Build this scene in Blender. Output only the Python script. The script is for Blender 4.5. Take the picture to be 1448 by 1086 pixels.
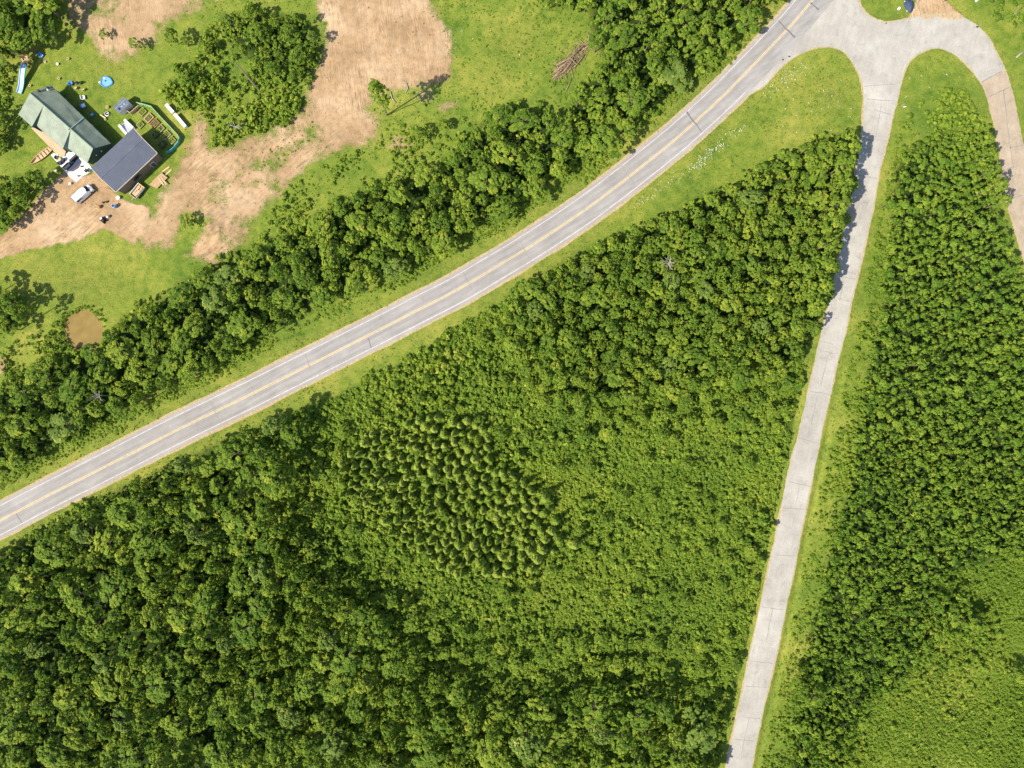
import bpy, bmesh, math, random
import numpy as np
from mathutils import Vector

for o in list(bpy.data.objects):
    bpy.data.objects.remove(o)
SC = bpy.context.scene
COL = SC.collection
rng = np.random.default_rng(7)
random.seed(7)

# ------------------------------------------------------------------ camera, sky, sun, exposure
S = 5.5                 # photo pixels per metre on the ground
FPX = 975.0
H = FPX / S             # flying height of the camera, metres
cam_d = bpy.data.cameras.new("camera")
cam_d.sensor_width = 36.0
cam_d.lens = 36.0 * FPX / 1448.0
cam_d.clip_end = 3000
cam = bpy.data.objects.new("camera", cam_d)
cam.location = (0, 0, H)
COL.objects.link(cam)
SC.camera = cam

SUN_DIR = Vector((-0.84, -0.54, 1.06)).normalized()     # towards the sun
elev = math.asin(SUN_DIR.z)
world = bpy.data.worlds.new("World")
SC.world = world
world.use_nodes = True
wn = world.node_tree.nodes
wl = world.node_tree.links
sky = wn.new("ShaderNodeTexSky")
sky.sky_type = 'NISHITA'
sky.sun_disc = False
sky.sun_elevation = elev
sky.sun_rotation = math.atan2(SUN_DIR.x, SUN_DIR.y)
wl.new(sky.outputs[0], wn["Background"].inputs[0])
wn["Background"].inputs[1].default_value = 0.12
sun_d = bpy.data.lights.new("sun", 'SUN')
sun_d.energy = 4.8
sun_d.angle = math.radians(0.6)
sun_d.color = (1.0, 0.93, 0.80)
sun = bpy.data.objects.new("sun", sun_d)
sun.rotation_euler = SUN_DIR.to_track_quat('Z', 'Y').to_euler()
sun.location = (-60, -40, 120)
COL.objects.link(sun)
SC.view_settings.view_transform = 'Standard'
SC.view_settings.look = 'None'
SC.view_settings.exposure = 0.85
SC.view_settings.gamma = 1
SC.cycles.max_bounces = 6
SC.cycles.diffuse_bounces = 3
SC.cycles.transmission_bounces = 3
SC.cycles.glossy_bounces = 2

# ------------------------------------------------------------------ helpers
def P(px, py, z=0.0):
    """The point at height z that stands over photo pixel (px, py)."""
    k = (H - z) / H / S
    return Vector(((px - 724) * k, (543 - py) * k, z))

def fade(t):
    return t * t * (3 - 2 * t)

def vnoise(x, y, seed):
    r = np.random.default_rng(seed)
    tab = r.random((256, 256))
    xi = np.floor(x).astype(int); yi = np.floor(y).astype(int)
    fx = fade(x - xi); fy = fade(y - yi)
    a = tab[xi % 256, yi % 256]; b = tab[(xi + 1) % 256, yi % 256]
    c = tab[xi % 256, (yi + 1) % 256]; d = tab[(xi + 1) % 256, (yi + 1) % 256]
    return (a * (1 - fx) + b * fx) * (1 - fy) + (c * (1 - fx) + d * fx) * fy

def fbm(x, y, scale, octs=4, seed=1):
    s, a, n = 0, 1.0, 0
    for i in range(octs):
        s = s + a * vnoise(x / scale * 2 ** i + 17.3 * i, y / scale * 2 ** i + 5.1 * i, seed + i)
        n += a
        a *= 0.55
    return s / n

def sdf(x, y, poly):
    """Signed distance (negative inside) from points to a closed polygon."""
    poly = np.asarray(poly, float)
    d = np.full(x.shape, 1e18)
    ins = np.zeros(x.shape, bool)
    n = len(poly)
    for i in range(n):
        ax, ay = poly[i]; bx_, by_ = poly[(i + 1) % n]
        ex, ey = bx_ - ax, by_ - ay
        t = np.clip(((x - ax) * ex + (y - ay) * ey) / (ex * ex + ey * ey + 1e-12), 0, 1)
        dx = x - ax - t * ex; dy = y - ay - t * ey
        d = np.minimum(d, dx * dx + dy * dy)
        c = (ay > y) != (by_ > y)
        with np.errstate(divide='ignore', invalid='ignore'):
            xx = (bx_ - ax) * (y - ay) / (by_ - ay + 1e-12) + ax
        ins ^= c & (x < xx)
    d = np.sqrt(d)
    return np.where(ins, -d, d)

def inside(x, y, poly):
    return sdf(np.atleast_1d(np.asarray(x, float)), np.atleast_1d(np.asarray(y, float)), poly) < 0

def spline(pts, n=5, closed=False):
    pts = [np.array(p, float) for p in pts]
    out = []
    m = len(pts)
    rngi = range(m) if closed else range(m - 1)
    for i in rngi:
        p0 = pts[(i - 1) % m] if closed or i > 0 else 2 * pts[0] - pts[1]
        p1 = pts[i]; p2 = pts[(i + 1) % m]
        p3 = pts[(i + 2) % m] if closed or i + 2 < m else 2 * pts[-1] - pts[-2]
        for k in range(n):
            t = k / n
            out.append(0.5 * (2 * p1 + (p2 - p0) * t + (2 * p0 - 5 * p1 + 4 * p2 - p3) * t * t + (3 * p1 - p0 - 3 * p2 + p3) * t ** 3))
    if not closed:
        out.append(pts[-1])
    return np.array(out)

def tag(o, label=None, cat=None, group=None, kind=None):
    if label: o["label"] = label
    if cat: o["category"] = cat
    if group: o["group"] = group
    if kind: o["kind"] = kind
    return o

def link(name, me, parent=None):
    o = bpy.data.objects.new(name, me)
    COL.objects.link(o)
    if parent: o.parent = parent
    return o

def empty(name, loc=(0, 0, 0), rz=0.0, label=None, cat=None, group=None):
    o = bpy.data.objects.new(name, None)
    COL.objects.link(o)
    o.location = loc
    o.rotation_euler = (0, 0, rz)
    o.empty_display_size = 0.3
    return tag(o, label, cat, group)

class MB:
    """Collects shapes into one mesh."""
    def __init__(self):
        self.v = []; self.f = []
    def add(self, verts, faces):
        b = len(self.v)
        self.v += [tuple(p) for p in verts]
        self.f += [tuple(b + i for i in f) for f in faces]
        return self
    def box(self, c, s, rz=0.0, taper=1.0, bev=0.0):
        """Box with centre c and size s; its top can be tapered and its upright edges cut."""
        hx, hy, hz = s[0] / 2, s[1] / 2, s[2] / 2
        if bev > 0:
            ring = [(hx, -hy + bev), (hx, hy - bev), (hx - bev, hy), (-hx + bev, hy), (-hx, hy - bev), (-hx, -hy + bev), (-hx + bev, -hy), (hx - bev, -hy)]
        else:
            ring = [(hx, -hy), (hx, hy), (-hx, hy), (-hx, -hy)]
        ca, sa = math.cos(rz), math.sin(rz)
        n = len(ring)
        vs = []
        for z, k in ((-hz, 1.0), (hz, taper)):
            for x, y in ring:
                x2, y2 = x * k, y * k
                vs.append((c[0] + x2 * ca - y2 * sa, c[1] + x2 * sa + y2 * ca, c[2] + z))
        fs = [tuple(range(n))[::-1], tuple(range(n, 2 * n))]
        fs += [(i, (i + 1) % n, n + (i + 1) % n, n + i) for i in range(n)]
        return self.add(vs, fs)
    def prism(self, ring, z0, z1):
        n = len(ring)
        vs = [(p[0], p[1], z0) for p in ring] + [(p[0], p[1], z1) for p in ring]
        fs = [tuple(range(n))[::-1], tuple(range(n, 2 * n))] + [(i, (i + 1) % n, n + (i + 1) % n, n + i) for i in range(n)]
        return self.add(vs, fs)
    def slab(self, top, th):
        """A sloped plate: the given top ring and a copy th lower."""
        n = len(top)
        vs = [tuple(p) for p in top] + [(p[0], p[1], p[2] - th) for p in top]
        fs = [tuple(range(n)), tuple(range(n, 2 * n))[::-1]] + [(i, n + i, n + (i + 1) % n, (i + 1) % n) for i in range(n)]
        return self.add(vs, fs)
    def lathe(self, c, prof, n=14, sx=1.0, sy=1.0):
        vs = []; fs = []
        for r, z in prof:
            for k in range(n):
                a = 2 * math.pi * k / n
                vs.append((c[0] + r * sx * math.cos(a), c[1] + r * sy * math.sin(a), c[2] + z))
        for j in range(len(prof) - 1):
            for k in range(n):
                fs.append((j * n + k, j * n + (k + 1) % n, (j + 1) * n + (k + 1) % n, (j + 1) * n + k))
        fs.append(tuple(range(n))[::-1]); fs.append(tuple(range((len(prof) - 1) * n, len(prof) * n)))
        return self.add(vs, fs)
    def tube(self, pts, radii, n=6):
        pts = [Vector(p) for p in pts]
        if not hasattr(radii, '__len__'): radii = [radii] * len(pts)
        vs = []; fs = []
        for i, p in enumerate(pts):
            d = (pts[min(i + 1, len(pts) - 1)] - pts[max(i - 1, 0)]).normalized()
            a = d.orthogonal().normalized() if abs(d.z) > 0.9 else d.cross(Vector((0, 0, 1))).normalized()
            b = d.cross(a)
            for k in range(n):
                t = 2 * math.pi * k / n
                vs.append(p + (a * math.cos(t) + b * math.sin(t)) * radii[i])
        for j in range(len(pts) - 1):
            for k in range(n):
                fs.append((j * n + k, j * n + (k + 1) % n, (j + 1) * n + (k + 1) % n, (j + 1) * n + k))
        fs.append(tuple(range(n))[::-1]); fs.append(tuple(range((len(pts) - 1) * n, len(pts) * n)))
        return self.add(vs, fs)
    def build(self, name, mat, parent=None, smooth=False):
        me = bpy.data.meshes.new(name)
        me.from_pydata(self.v, [], self.f)
        me.materials.append(mat)
        bm = bmesh.new(); bm.from_mesh(me)
        bmesh.ops.recalc_face_normals(bm, faces=bm.faces)
        bm.to_mesh(me); bm.free()
        if smooth:
            me.shade_smooth()
        return link(name, me, parent)

# ------------------------------------------------------------------ materials
class NT:
    def __init__(self, name):
        self.m = bpy.data.materials.new(name)
        self.m.use_nodes = True
        self.t = self.m.node_tree
        self.b = self.t.nodes["Principled BSDF"]
        self.b.inputs["Roughness"].default_value = 0.85
        self.b.inputs["Specular IOR Level"].default_value = 0.25
    def n(self, kind, **kw):
        nd = self.t.nodes.new(kind)
        for k, v in kw.items():
            if k.startswith("i_"):
                nd.inputs[k[2:].replace("_", " ")].default_value = v
            else:
                setattr(nd, k, v)
        return nd
    def l(self, a, b):
        self.t.links.new(a, b)
    def coords(self, kind="Object"):
        return self.n("ShaderNodeTexCoord").outputs[kind]
    def noise(self, scale, detail=4, vec=None, rough=0.55, dist=0.0, stretch=None, rot=0.0):
        nd = self.n("ShaderNodeTexNoise")
        nd.inputs["Scale"].default_value = scale
        nd.inputs["Detail"].default_value = detail
        nd.inputs["Roughness"].default_value = rough
        nd.inputs["Distortion"].default_value = dist
        v = vec or self.coords()
        if stretch:
            if rot:
                mr = self.n("ShaderNodeMapping")
                mr.inputs["Rotation"].default_value = (0, 0, rot)
                self.l(v, mr.inputs["Vector"]); v = mr.outputs[0]
            mp = self.n("ShaderNodeMapping")
            mp.inputs["Scale"].default_value = stretch
            self.l(v, mp.inputs["Vector"]); v = mp.outputs[0]
        self.l(v, nd.inputs["Vector"])
        return nd.outputs["Fac"]
    def ramp(self, fac, stops):
        r = self.n("ShaderNodeValToRGB")
        e = r.color_ramp.elements
        while len(e) < len(stops): e.new(0.5)
        for i, (p, c) in enumerate(stops):
            e[i].position = p
            e[i].color = (*c, 1) if hasattr(c, '__len__') else (c, c, c, 1)
        self.l(fac, r.inputs[0])
        return r.outputs[0]
    def mix(self, fac, a, b, mode='MIX'):
        nd = self.n("ShaderNodeMix", data_type='RGBA', blend_type=mode)
        for s, v in ((0, fac), (6, a), (7, b)):
            if hasattr(v, 'links') or isinstance(v, bpy.types.NodeSocket): self.l(v, nd.inputs[s])
            elif s == 0: nd.inputs[0].default_value = v
            else: nd.inputs[s].default_value = (*v, 1)
        return nd.outputs[2]
    def math(self, op, a, b=None, clamp=False):
        nd = self.n("ShaderNodeMath", operation=op, use_clamp=clamp)
        for i, v in ((0, a), (1, b)):
            if v is None: continue
            if isinstance(v, bpy.types.NodeSocket): self.l(v, nd.inputs[i])
            else: nd.inputs[i].default_value = v
        return nd.outputs[0]
    def attr(self, name):
        return self.n("ShaderNodeAttribute", attribute_name=name).outputs["Fac"]
    def col(self, c):
        self.l(c, self.b.inputs["Base Color"])
    def bump(self, h, strength=0.3, dist=0.1):
        nd = self.n("ShaderNodeBump")
        nd.inputs["Strength"].default_value = strength
        nd.inputs["Distance"].default_value = dist
        self.l(h, nd.inputs["Height"])
        self.l(nd.outputs[0], self.b.inputs["Normal"])

def plain(name, c, rough=0.7, var=0.18, scale=3.0, spec=0.3, metal=0.0):
    t = NT(name)
    n = t.noise(scale, 4)
    d = tuple(x * (1 - var) for x in c); u = tuple(min(1, x * (1 + var)) for x in c)
    t.col(t.ramp(n, [(0.3, d), (0.7, u)]))
    t.b.inputs["Roughness"].default_value = rough
    t.b.inputs["Specular IOR Level"].default_value = spec
    t.b.inputs["Metallic"].default_value = metal
    return t.m

def leaf_mat(name, stops, transl=0.40, rough=0.7):
    t = NT(name)
    tint = t.attr("tint")
    shade = t.n("ShaderNodeAttribute", attribute_name="shade", attribute_type='OBJECT').outputs["Fac"]
    f = t.math('ADD', tint, shade, clamp=True)
    c = t.ramp(f, stops)
    t.col(c)
    t.b.inputs["Roughness"].default_value = rough
    t.b.inputs["Specular IOR Level"].default_value = 0.12
    tr = t.n("ShaderNodeBsdfTranslucent")
    c2 = t.mix(1.0, c, (1.25, 1.15, 0.45), 'MULTIPLY')
    t.l(c2, tr.inputs["Color"])
    mx = t.n("ShaderNodeMixShader")
    mx.inputs[0].default_value = transl
    t.l(t.b.outputs[0], mx.inputs[1]); t.l(tr.outputs[0], mx.inputs[2])
    t.l(mx.outputs[0], t.t.nodes["Material Output"].inputs["Surface"])
    return t.m

M = {}
M['tree'] = leaf_mat('tree_leaf', [(0.0, (0.068, 0.138, 0.015)), (0.35, (0.142, 0.223, 0.024)), (0.65, (0.232, 0.305, 0.033)), (1.0, (0.400, 0.414, 0.045))])
M['greytree'] = leaf_mat('grey_leaf', [(0.0, (0.070, 0.132, 0.022)), (0.35, (0.145, 0.215, 0.036)), (0.65, (0.228, 0.298, 0.055)), (1.0, (0.390, 0.415, 0.100))])
M['sapling'] = leaf_mat('sapling_leaf', [(0.0, (0.068, 0.140, 0.015)), (0.4, (0.140, 0.232, 0.025)), (0.75, (0.225, 0.307, 0.033)), (1.0, (0.360, 0.384, 0.045))])
M['shrub'] = leaf_mat('shrub_leaf', [(0.0, (0.080, 0.156, 0.017)), (0.4, (0.168, 0.258, 0.028)), (0.75, (0.250, 0.325, 0.035)), (1.0, (0.400, 0.404, 0.070))])
M['meadow'] = leaf_mat('meadow_leaf', [(0.0, (0.095, 0.177, 0.019)), (0.4, (0.175, 0.268, 0.029)), (0.75, (0.250, 0.330, 0.035)), (1.0, (0.400, 0.394, 0.070))], transl=0.45)
M['spruce'] = leaf_mat('spruce_needle', [(0.0, (0.075, 0.135, 0.017)), (0.45, (0.155, 0.228, 0.024)), (0.8, (0.232, 0.298, 0.040)), (1.0, (0.32, 0.36, 0.08))], transl=0.3)
M['grass'] = leaf_mat('grass_blade', [(0.0, (0.100, 0.167, 0.018)), (0.5, (0.180, 0.231, 0.025)), (0.85, (0.260, 0.276, 0.040)), (1.0, (0.380, 0.325, 0.100))], transl=0.45)
M['bark'] = plain('bark', (0.16, 0.12, 0.085), 0.9, 0.4, 6)
M['palebark'] = plain('pale_bark', (0.27, 0.245, 0.20), 0.9, 0.3, 6)
M['flower'] = plain('flower_petal', (0.58, 0.58, 0.48), 0.7, 0.1)
M['wood'] = plain('weathered_wood', (0.50, 0.33, 0.19), 0.8, 0.25, 5)
M['lumber'] = plain('fresh_lumber', (0.47, 0.32, 0.18), 0.75, 0.2, 5)
M['log'] = plain('log_bark', (0.215, 0.145, 0.095), 0.9, 0.4, 4)
M['white'] = plain('white_paint', (0.80, 0.80, 0.78), 0.35, 0.03, 2, 0.5)
M['offwhite'] = plain('off_white', (0.72, 0.70, 0.64), 0.6, 0.1, 4)
M['glass'] = plain('dark_glass', (0.020, 0.025, 0.035), 0.08, 0.2, 2, 0.5)
M['black'] = plain('black_rubber', (0.018, 0.018, 0.02), 0.6, 0.3, 6)
M['darkgrey'] = plain('dark_grey', (0.05, 0.05, 0.055), 0.55, 0.2, 5)
M['metal'] = plain('galvanised_metal', (0.45, 0.46, 0.47), 0.4, 0.15, 6, 0.5, 0.4)
M['blue'] = plain('blue_plastic', (0.06, 0.22, 0.62), 0.4, 0.15, 3, 0.5)
M['slideblue'] = plain('faded_blue_plastic', (0.34, 0.47, 0.72), 0.4, 0.15, 3, 0.5)
M['lightblue'] = plain('light_blue_plastic', (0.15, 0.34, 0.70), 0.35, 0.15, 3, 0.5)
M['navy'] = plain('navy_cloth', (0.03, 0.045, 0.085), 0.7, 0.4, 5)
M['teal'] = plain('teal_plastic', (0.05, 0.34, 0.33), 0.5, 0.2, 3)
M['fencegreen'] = plain('pale_green_mesh', (0.22, 0.40, 0.22), 0.7, 0.2, 3)
M['soil'] = plain('bed_soil', (0.10, 0.075, 0.05), 0.95, 0.4, 8)
M['wicker'] = plain('plum_wicker', (0.055, 0.045, 0.075), 0.8, 0.3, 8)
M['lime'] = plain('lime_cushion', (0.45, 0.55, 0.16), 0.8, 0.15, 6)
M['rugtrim'] = plain('mauve_rug', (0.11, 0.075, 0.085), 0.9, 0.2, 5)
M['rust'] = plain('rusty_brown', (0.33, 0.15, 0.07), 0.8, 0.35, 6)
M['straw'] = plain('straw_tan', (0.55, 0.42, 0.22), 0.9, 0.25, 6)
M['stone'] = plain('pale_stone', (0.55, 0.48, 0.38), 0.9, 0.25, 4)
M['sidinggreen'] = plain('dark_green_siding', (0.045, 0.095, 0.085), 0.7, 0.2, 2)
M['sidingbrown'] = plain('brown_siding', (0.20, 0.145, 0.105), 0.8, 0.25, 2)
M['sidingdark'] = plain('slate_siding', (0.06, 0.08, 0.095), 0.7, 0.25, 2)
M['water'] = None

def stripe_mat(name, c, angle, pitch, var=0.12, rough=0.5, stain=0.3):
    """Sheet roofing: seams every pitch metres along angle, with stains and weathering."""
    t = NT(name)
    co = t.coords()
    mp = t.n("ShaderNodeMapping")
    mp.inputs["Rotation"].default_value = (0, 0, angle)
    t.l(co, mp.inputs["Vector"])
    wv = t.n("ShaderNodeTexWave", wave_type='BANDS', bands_direction='X', wave_profile='SIN')
    wv.inputs["Scale"].default_value = 1.0 / pitch / 3.1416 * math.pi / 2
    wv.inputs["Distortion"].default_value = 0.4
    t.l(mp.outputs[0], wv.inputs["Vector"])
    seam = t.ramp(wv.outputs["Fac"], [(0.0, 0.82), (0.12, 1.0)])
    n1 = t.noise(0.35, 5, rough=0.65)
    n2 = t.noise(4.0, 4)
    base = t.ramp(n1, [(0.32, tuple(x * (1 - stain) for x in c)), (0.55, c), (0.75, tuple(x * 1.15 for x in c))])
    fine = t.ramp(n2, [(0.3, 1 - var), (0.7, 1.0)])
    c2 = t.mix(1.0, base, fine, 'MULTIPLY')
    t.col(t.mix(1.0, c2, seam, 'MULTIPLY'))
    t.b.inputs["Roughness"].default_value = rough
    t.bump(n2, 0.15, 0.03)
    return t.m
M['greenroof'] = stripe_mat('green_sheet_roof', (0.225, 0.262, 0.195), math.radians(41), 0.9, stain=0.28)
M['shingle'] = stripe_mat('slate_shingle', (0.098, 0.110, 0.142), math.radians(-43), 0.5, var=0.25, rough=0.85, stain=0.12)
M['shedroof'] = stripe_mat('shed_roof', (0.15, 0.175, 0.23), math.radians(43), 0.7, stain=0.4)

# ------------------------------------------------------------------ traced outlines (photo pixels)
YEL = [(-90, 784), (-45, 760), (0, 736.2), (62, 703.6), (120, 674.4), (180, 644), (240, 613.5), (300, 584), (360, 555), (420, 525), (480, 495),
       (540, 464.5), (600, 433.8), (650, 408), (700, 378.3), (755, 345), (820, 302), (862, 271), (900, 241.6), (962, 191), (1020, 138), (1040, 118), (1113, 42), (1149, 0), (1185, -42), (1225, -90)]
CONC = [(1195, -90), (1165, -45), (1135, 20), (1095, 62), (1050, 108), (1030, 140), (1052, 136), (1080, 121), (1105, 94), (1131, 76), (1154, 67), (1176.6, 66.6), (1197, 76), (1209.6, 94),
        (1218.5, 114), (1222, 140), (1220, 178), (1213, 224), (1204.5, 276), (1199, 295), (1185, 366), (1173, 426), (1160.4, 475), (1131, 606), (1114, 673), (1098, 755), (1091, 786),
        (1064.6, 905), (1048, 988), (1026, 1086), (1000, 1200),
        (1037, 1200), (1062, 1086), (1078, 1007), (1102, 905), (1126, 786), (1132, 755), (1150, 670), (1169.5, 576), (1193.6, 475), (1206, 416), (1218, 366), (1231, 308), (1237.6, 276),
        (1245, 234), (1258, 183), (1270.6, 132), (1278, 101.6), (1291, 81.3), (1308.7, 71), (1326.5, 68), (1347, 75), (1364.6, 89), (1380, 106.7), (1392.6, 127), (1401.5, 157.6),
        (1408, 185), (1418, 241), (1422.6, 280), (1432, 314), (1445.7, 360), (1475, 450),
        (1500, 400), (1465, 290), (1448, 211), (1438, 162.6), (1430.7, 129.6), (1420.5, 99), (1408, 73.7), (1395, 51), (1377, 33), (1354.5, 23), (1324, 20.3), (1296, 23), (1278, 28),
        (1253, 31.8), (1230, 24), (1218.5, 12.7), (1213.4, 0), (1212, -30), (1220, -90)]
D_CLEAR = [(447, -40), (445, 17), (458, 36), (461, 64), (450, 91), (439, 119), (440, 150), (410, 178), (372, 188), (334, 199), (300, 205), (292, 177), (281, 166), (272, 182), (262, 215), (236, 262),
           (215, 300), (190, 325), (205, 352), (240, 345), (262, 300), (290, 305), (286, 335), (268, 360), (300, 369), (330, 357), (352, 320), (380, 285), (405, 262), (440, 235), (480, 211), (519, 205),
           (535, 177), (516, 155), (541, 127), (585, 118), (627, 117), (641, 108), (641, 75), (635, 55), (621, 36), (607, 0), (600, -40)]
D_DRIVE = [(-60, 350), (0, 334), (28, 310), (62, 268), (95, 240), (115, 250), (135, 242), (165, 273), (185, 287), (215, 292), (212, 320), (190, 345), (165, 332), (148, 322), (120, 336), (80, 346), (40, 356), (0, 366), (-60, 385)]
D_TOP = [(105, -40), (98, 30), (120, 47), (150, 70), (185, 76), (222, 60), (226, 36), (262, 22), (310, 6), (330, -40)]
D_LEFT = [(-60, 500), (4, 504), (12, 515), (8, 530), (-60, 540)]
D_UP = [(1278, 30), (1291, 14), (1295, 0), (1296, -60), (1337, -60), (1338, 0), (1350, 12), (1374, 31), (1324, 24)]
G_IN = [(352, 238), (390, 205), (425, 190), (440, 172), (448, 195), (425, 212), (400, 232), (372, 246)]
GARDEN = [(196.4, 147.4), (216.7, 152.7), (236, 173), (255.9, 194.8), (255, 199.6), (237, 217), (232, 218), (190, 176), (182, 164)]

T_STRIP = [(-40, 565), (0, 548), (60, 520), (88, 502), (128, 492), (150, 470), (172, 448), (205, 430), (245, 405), (285, 382), (330, 358), (405, 326), (448, 300), (490, 280), (548, 256), (608, 234), (650, 200),
           (680, 172), (715, 150), (760, 152), (795, 165), (815, 122), (850, 85), (835, 60), (830, 20), (770, 10), (765, -30), (1120, -30), (1085, 12), (1030, 66), (970, 118), (930, 155), (885, 190), (835, 230),
           (780, 262), (720, 298), (640, 345), (560, 386), (480, 424), (400, 466), (300, 518), (200, 570), (100, 624), (0, 676), (-40, 690)]
T_LOWER = [(-40, 800), (0, 778), (70, 738), (150, 697), (240, 655), (330, 618), (400, 585), (425, 600), (405, 650), (395, 720), (415, 790), (470, 845), (550, 880), (610, 950), (700, 1000), (800, 985), (870, 975), (940, 990),
           (1000, 1030), (1010, 1120), (-40, 1120)]
T_WEDGE = [(735, 400), (800, 366), (880, 330), (960, 293), (1040, 258), (1100, 220), (1180, 187), (1214, 187), (1213, 230), (1204, 290), (1187, 370), (1173, 440), (1152, 480), (1122, 530), (1040, 540), (960, 555), (900, 565),
           (830, 585), (780, 555), (740, 510), (700, 470), (710, 430)]
T_CORNER = [(-40, -40), (92, -40), (85, 20), (62, 42), (40, 60), (30, 82), (-40, 90)]
T_COPSE = [(318, 22), (350, 12), (430, 20), (455, 62), (438, 105), (405, 122), (360, 92), (318, 60)]
T_DRIVE = [(-30, 265), (0, 262), (24, 250), (60, 238), (62, 256), (34, 290), (8, 322), (-30, 340)]
T_POND = [(-30, 400), (4, 410), (30, 418), (38, 440), (30, 465), (-30, 480)]
T_LEFT = [(-40, 140), (6, 150), (8, 205), (-30, 215)]
B_LEFT = [(-30, 85), (26, 90), (20, 132), (12, 150), (8, 215), (-30, 220)]
T_RIGHT = [(1262, 235), (1290, 205), (1330, 195), (1382, 190), (1398, 232), (1410, 290), (1424, 338), (1448, 395), (1480, 480), (1480, 770), (1400, 800), (1345, 830), (1395, 870), (1400, 920), (1330, 900), (1300, 950),
           (1245, 990), (1215, 1040), (1190, 1120), (1112, 1120), (1124, 985), (1150, 880), (1175, 780), (1196, 680), (1218, 560), (1238, 460), (1256, 350)]
T_FAR = [(1390, -20), (1480, -20), (1480, 70), (1440, 45), (1405, 20)]
B_SHRUB = [(330, 622), (480, 556), (560, 516), (640, 474), (720, 428), (800, 560), (1140, 505), (1119, 640), (1100, 720), (1086, 790), (1062, 890), (1034, 1010), (1014, 1110), (380, 1110), (380, 700)]
B_MEADOW = [(1180, 1110), (1215, 1000), (1290, 930), (1320, 830), (1400, 790), (1480, 765), (1480, 1110)]
B_ISLE = [(1266, 200), (1282, 160), (1300, 140), (1330, 120), (1350, 128), (1378, 150), (1394, 190), (1400, 240), (1300, 230)]
B_COPSE = [(235, 135), (245, 105), (290, 60), (285, 30), (350, 10), (430, 18), (460, 60), (440, 110), (430, 135), (405, 168), (350, 186), (300, 208), (290, 170)]
B_ROUGH = [(335, 362), (352, 335), (382, 290), (410, 265), (445, 238), (485, 213), (525, 206), (545, 180), (560, 165), (640, 175), (700, 150), (680, 190), (615, 240), (550, 265), (490, 290), (448, 312), (400, 340)]
B_VERGE_UP = [(0, 690), (100, 640), (200, 588), (300, 536), (400, 484), (480, 440), (560, 403), (640, 362), (720, 315), (780, 278), (835, 246), (885, 206), (930, 172), (970, 134), (1030, 82), (1085, 28),
              (1070, 25), (960, 122), (880, 190), (780, 262), (560, 384), (300, 516), (0, 674)]
B_POND = [(8, 490), (40, 470), (80, 455), (90, 490), (130, 500), (60, 530), (0, 550)]
B_CLEAR = [(640, 30), (700, 0), (765, 0), (830, 30), (835, 60), (800, 90), (810, 130), (790, 165), (715, 150), (670, 160), (640, 120)]
B_TRK = [(352, 238), (390, 205), (425, 190), (440, 172), (448, 195), (425, 212), (400, 232), (372, 246)]
B_SIDE = [(1262, 190), (1250, 260), (1240, 330), (1222, 420), (1205, 500), (1185, 600), (1165, 700), (1143, 800), (1120, 900), (1095, 1010), (1080, 1110), (1115, 1110), (1140, 985), (1165, 880), (1185, 780), (1205, 680), (1230, 560), (1250, 460), (1265, 350), (1285, 230)]
POND = [(89.5, 462), (92, 452), (100, 444), (110, 438), (118, 437), (129, 441), (138, 448), (144, 458), (145, 472), (140, 482), (136, 492), (126, 499), (112, 496), (101, 492), (92, 478)]
TREES_ALL = [T_STRIP, T_LOWER, T_WEDGE, T_CORNER, T_COPSE, T_DRIVE, T_POND, T_LEFT, T_RIGHT]

yel = spline(YEL, 6)
conc = spline(CONC, 4, closed=True)

def px2w(a):
    a = np.asarray(a, float)
    return np.stack([(a[:, 0] - 724) / S, (543 - a[:, 1]) / S], 1)

def offset_line(pts, d):
    t = np.gradient(pts, axis=0)
    t /= np.linalg.norm(t, axis=1)[:, None]
    return pts + np.stack([-t[:, 1], t[:, 0]], 1) * d      # +d = left of travel, in world space

yel_w = px2w(yel)
# ------------------------------------------------------------------ ground sheet
def axis(lo, hi, step, far):
    a = np.arange(lo, hi + 1e-6, step)
    return np.concatenate([[-far, -far * 0.5, lo - 60, lo - 15], a, [hi + 15, hi + 60, far * 0.5, far]])
gx = axis(-146, 146, 0.5, 1500); gy = axis(-112, 112, 0.5, 1500)
GX, GY = np.meshgrid(gx, gy, indexing='ij')
PXX = GX * S + 724; PYY = 543 - GY * S
rag = (fbm(GX, GY, 7, 5, 11) - 0.5) * 34 + (fbm(GX, GY, 1.6, 3, 31) - 0.5) * 12
def area(poly, soft=5, raggd=1.0):
    return np.clip(0.5 - (sdf(PXX, PYY, poly) + rag * raggd) / (2 * soft), 0, 1)
dirt = area(D_CLEAR, 13, 0.7)
dirt = np.maximum(dirt, area(D_DRIVE, 4, 0.3))
dirt = np.maximum(dirt, area(D_TOP, 16, 1.2) * (0.5 + 1.6 * (fbm(GX, GY, 6, 4, 17) - 0.30)).clip(0.3, 1))
dirt = np.maximum(dirt, area(D_LEFT, 5, 0.4))
dirt = np.maximum(dirt, area(D_UP, 2, 0.15))
dirt *= 1 - area(G_IN, 14, 1.3) * 0.75
lowtrk = np.clip((PYY - 170) / 60, 0, 1) * np.clip((PXX - 230) / 40, 0, 1)
dirt *= 1 - lowtrk * np.clip((fbm(GX, GY, 3.2, 5, 61) - 0.44) * 2.2, 0, 0.42)
dirt *= 1 - area(GARDEN, 3, 0.1)
bare = np.zeros_like(dirt)
for cx, cy, r in ((800, 90, 26), (240, 345, 26), (598, 132, 40), (565, 205, 30), (632, 150, 26)):
    bare = np.maximum(bare, np.clip(0.75 - np.hypot(PXX - cx, (PYY - cy) * 1.5) / r + rag / 22, 0, 0.62))
dirt = np.maximum(dirt, bare)
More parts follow.
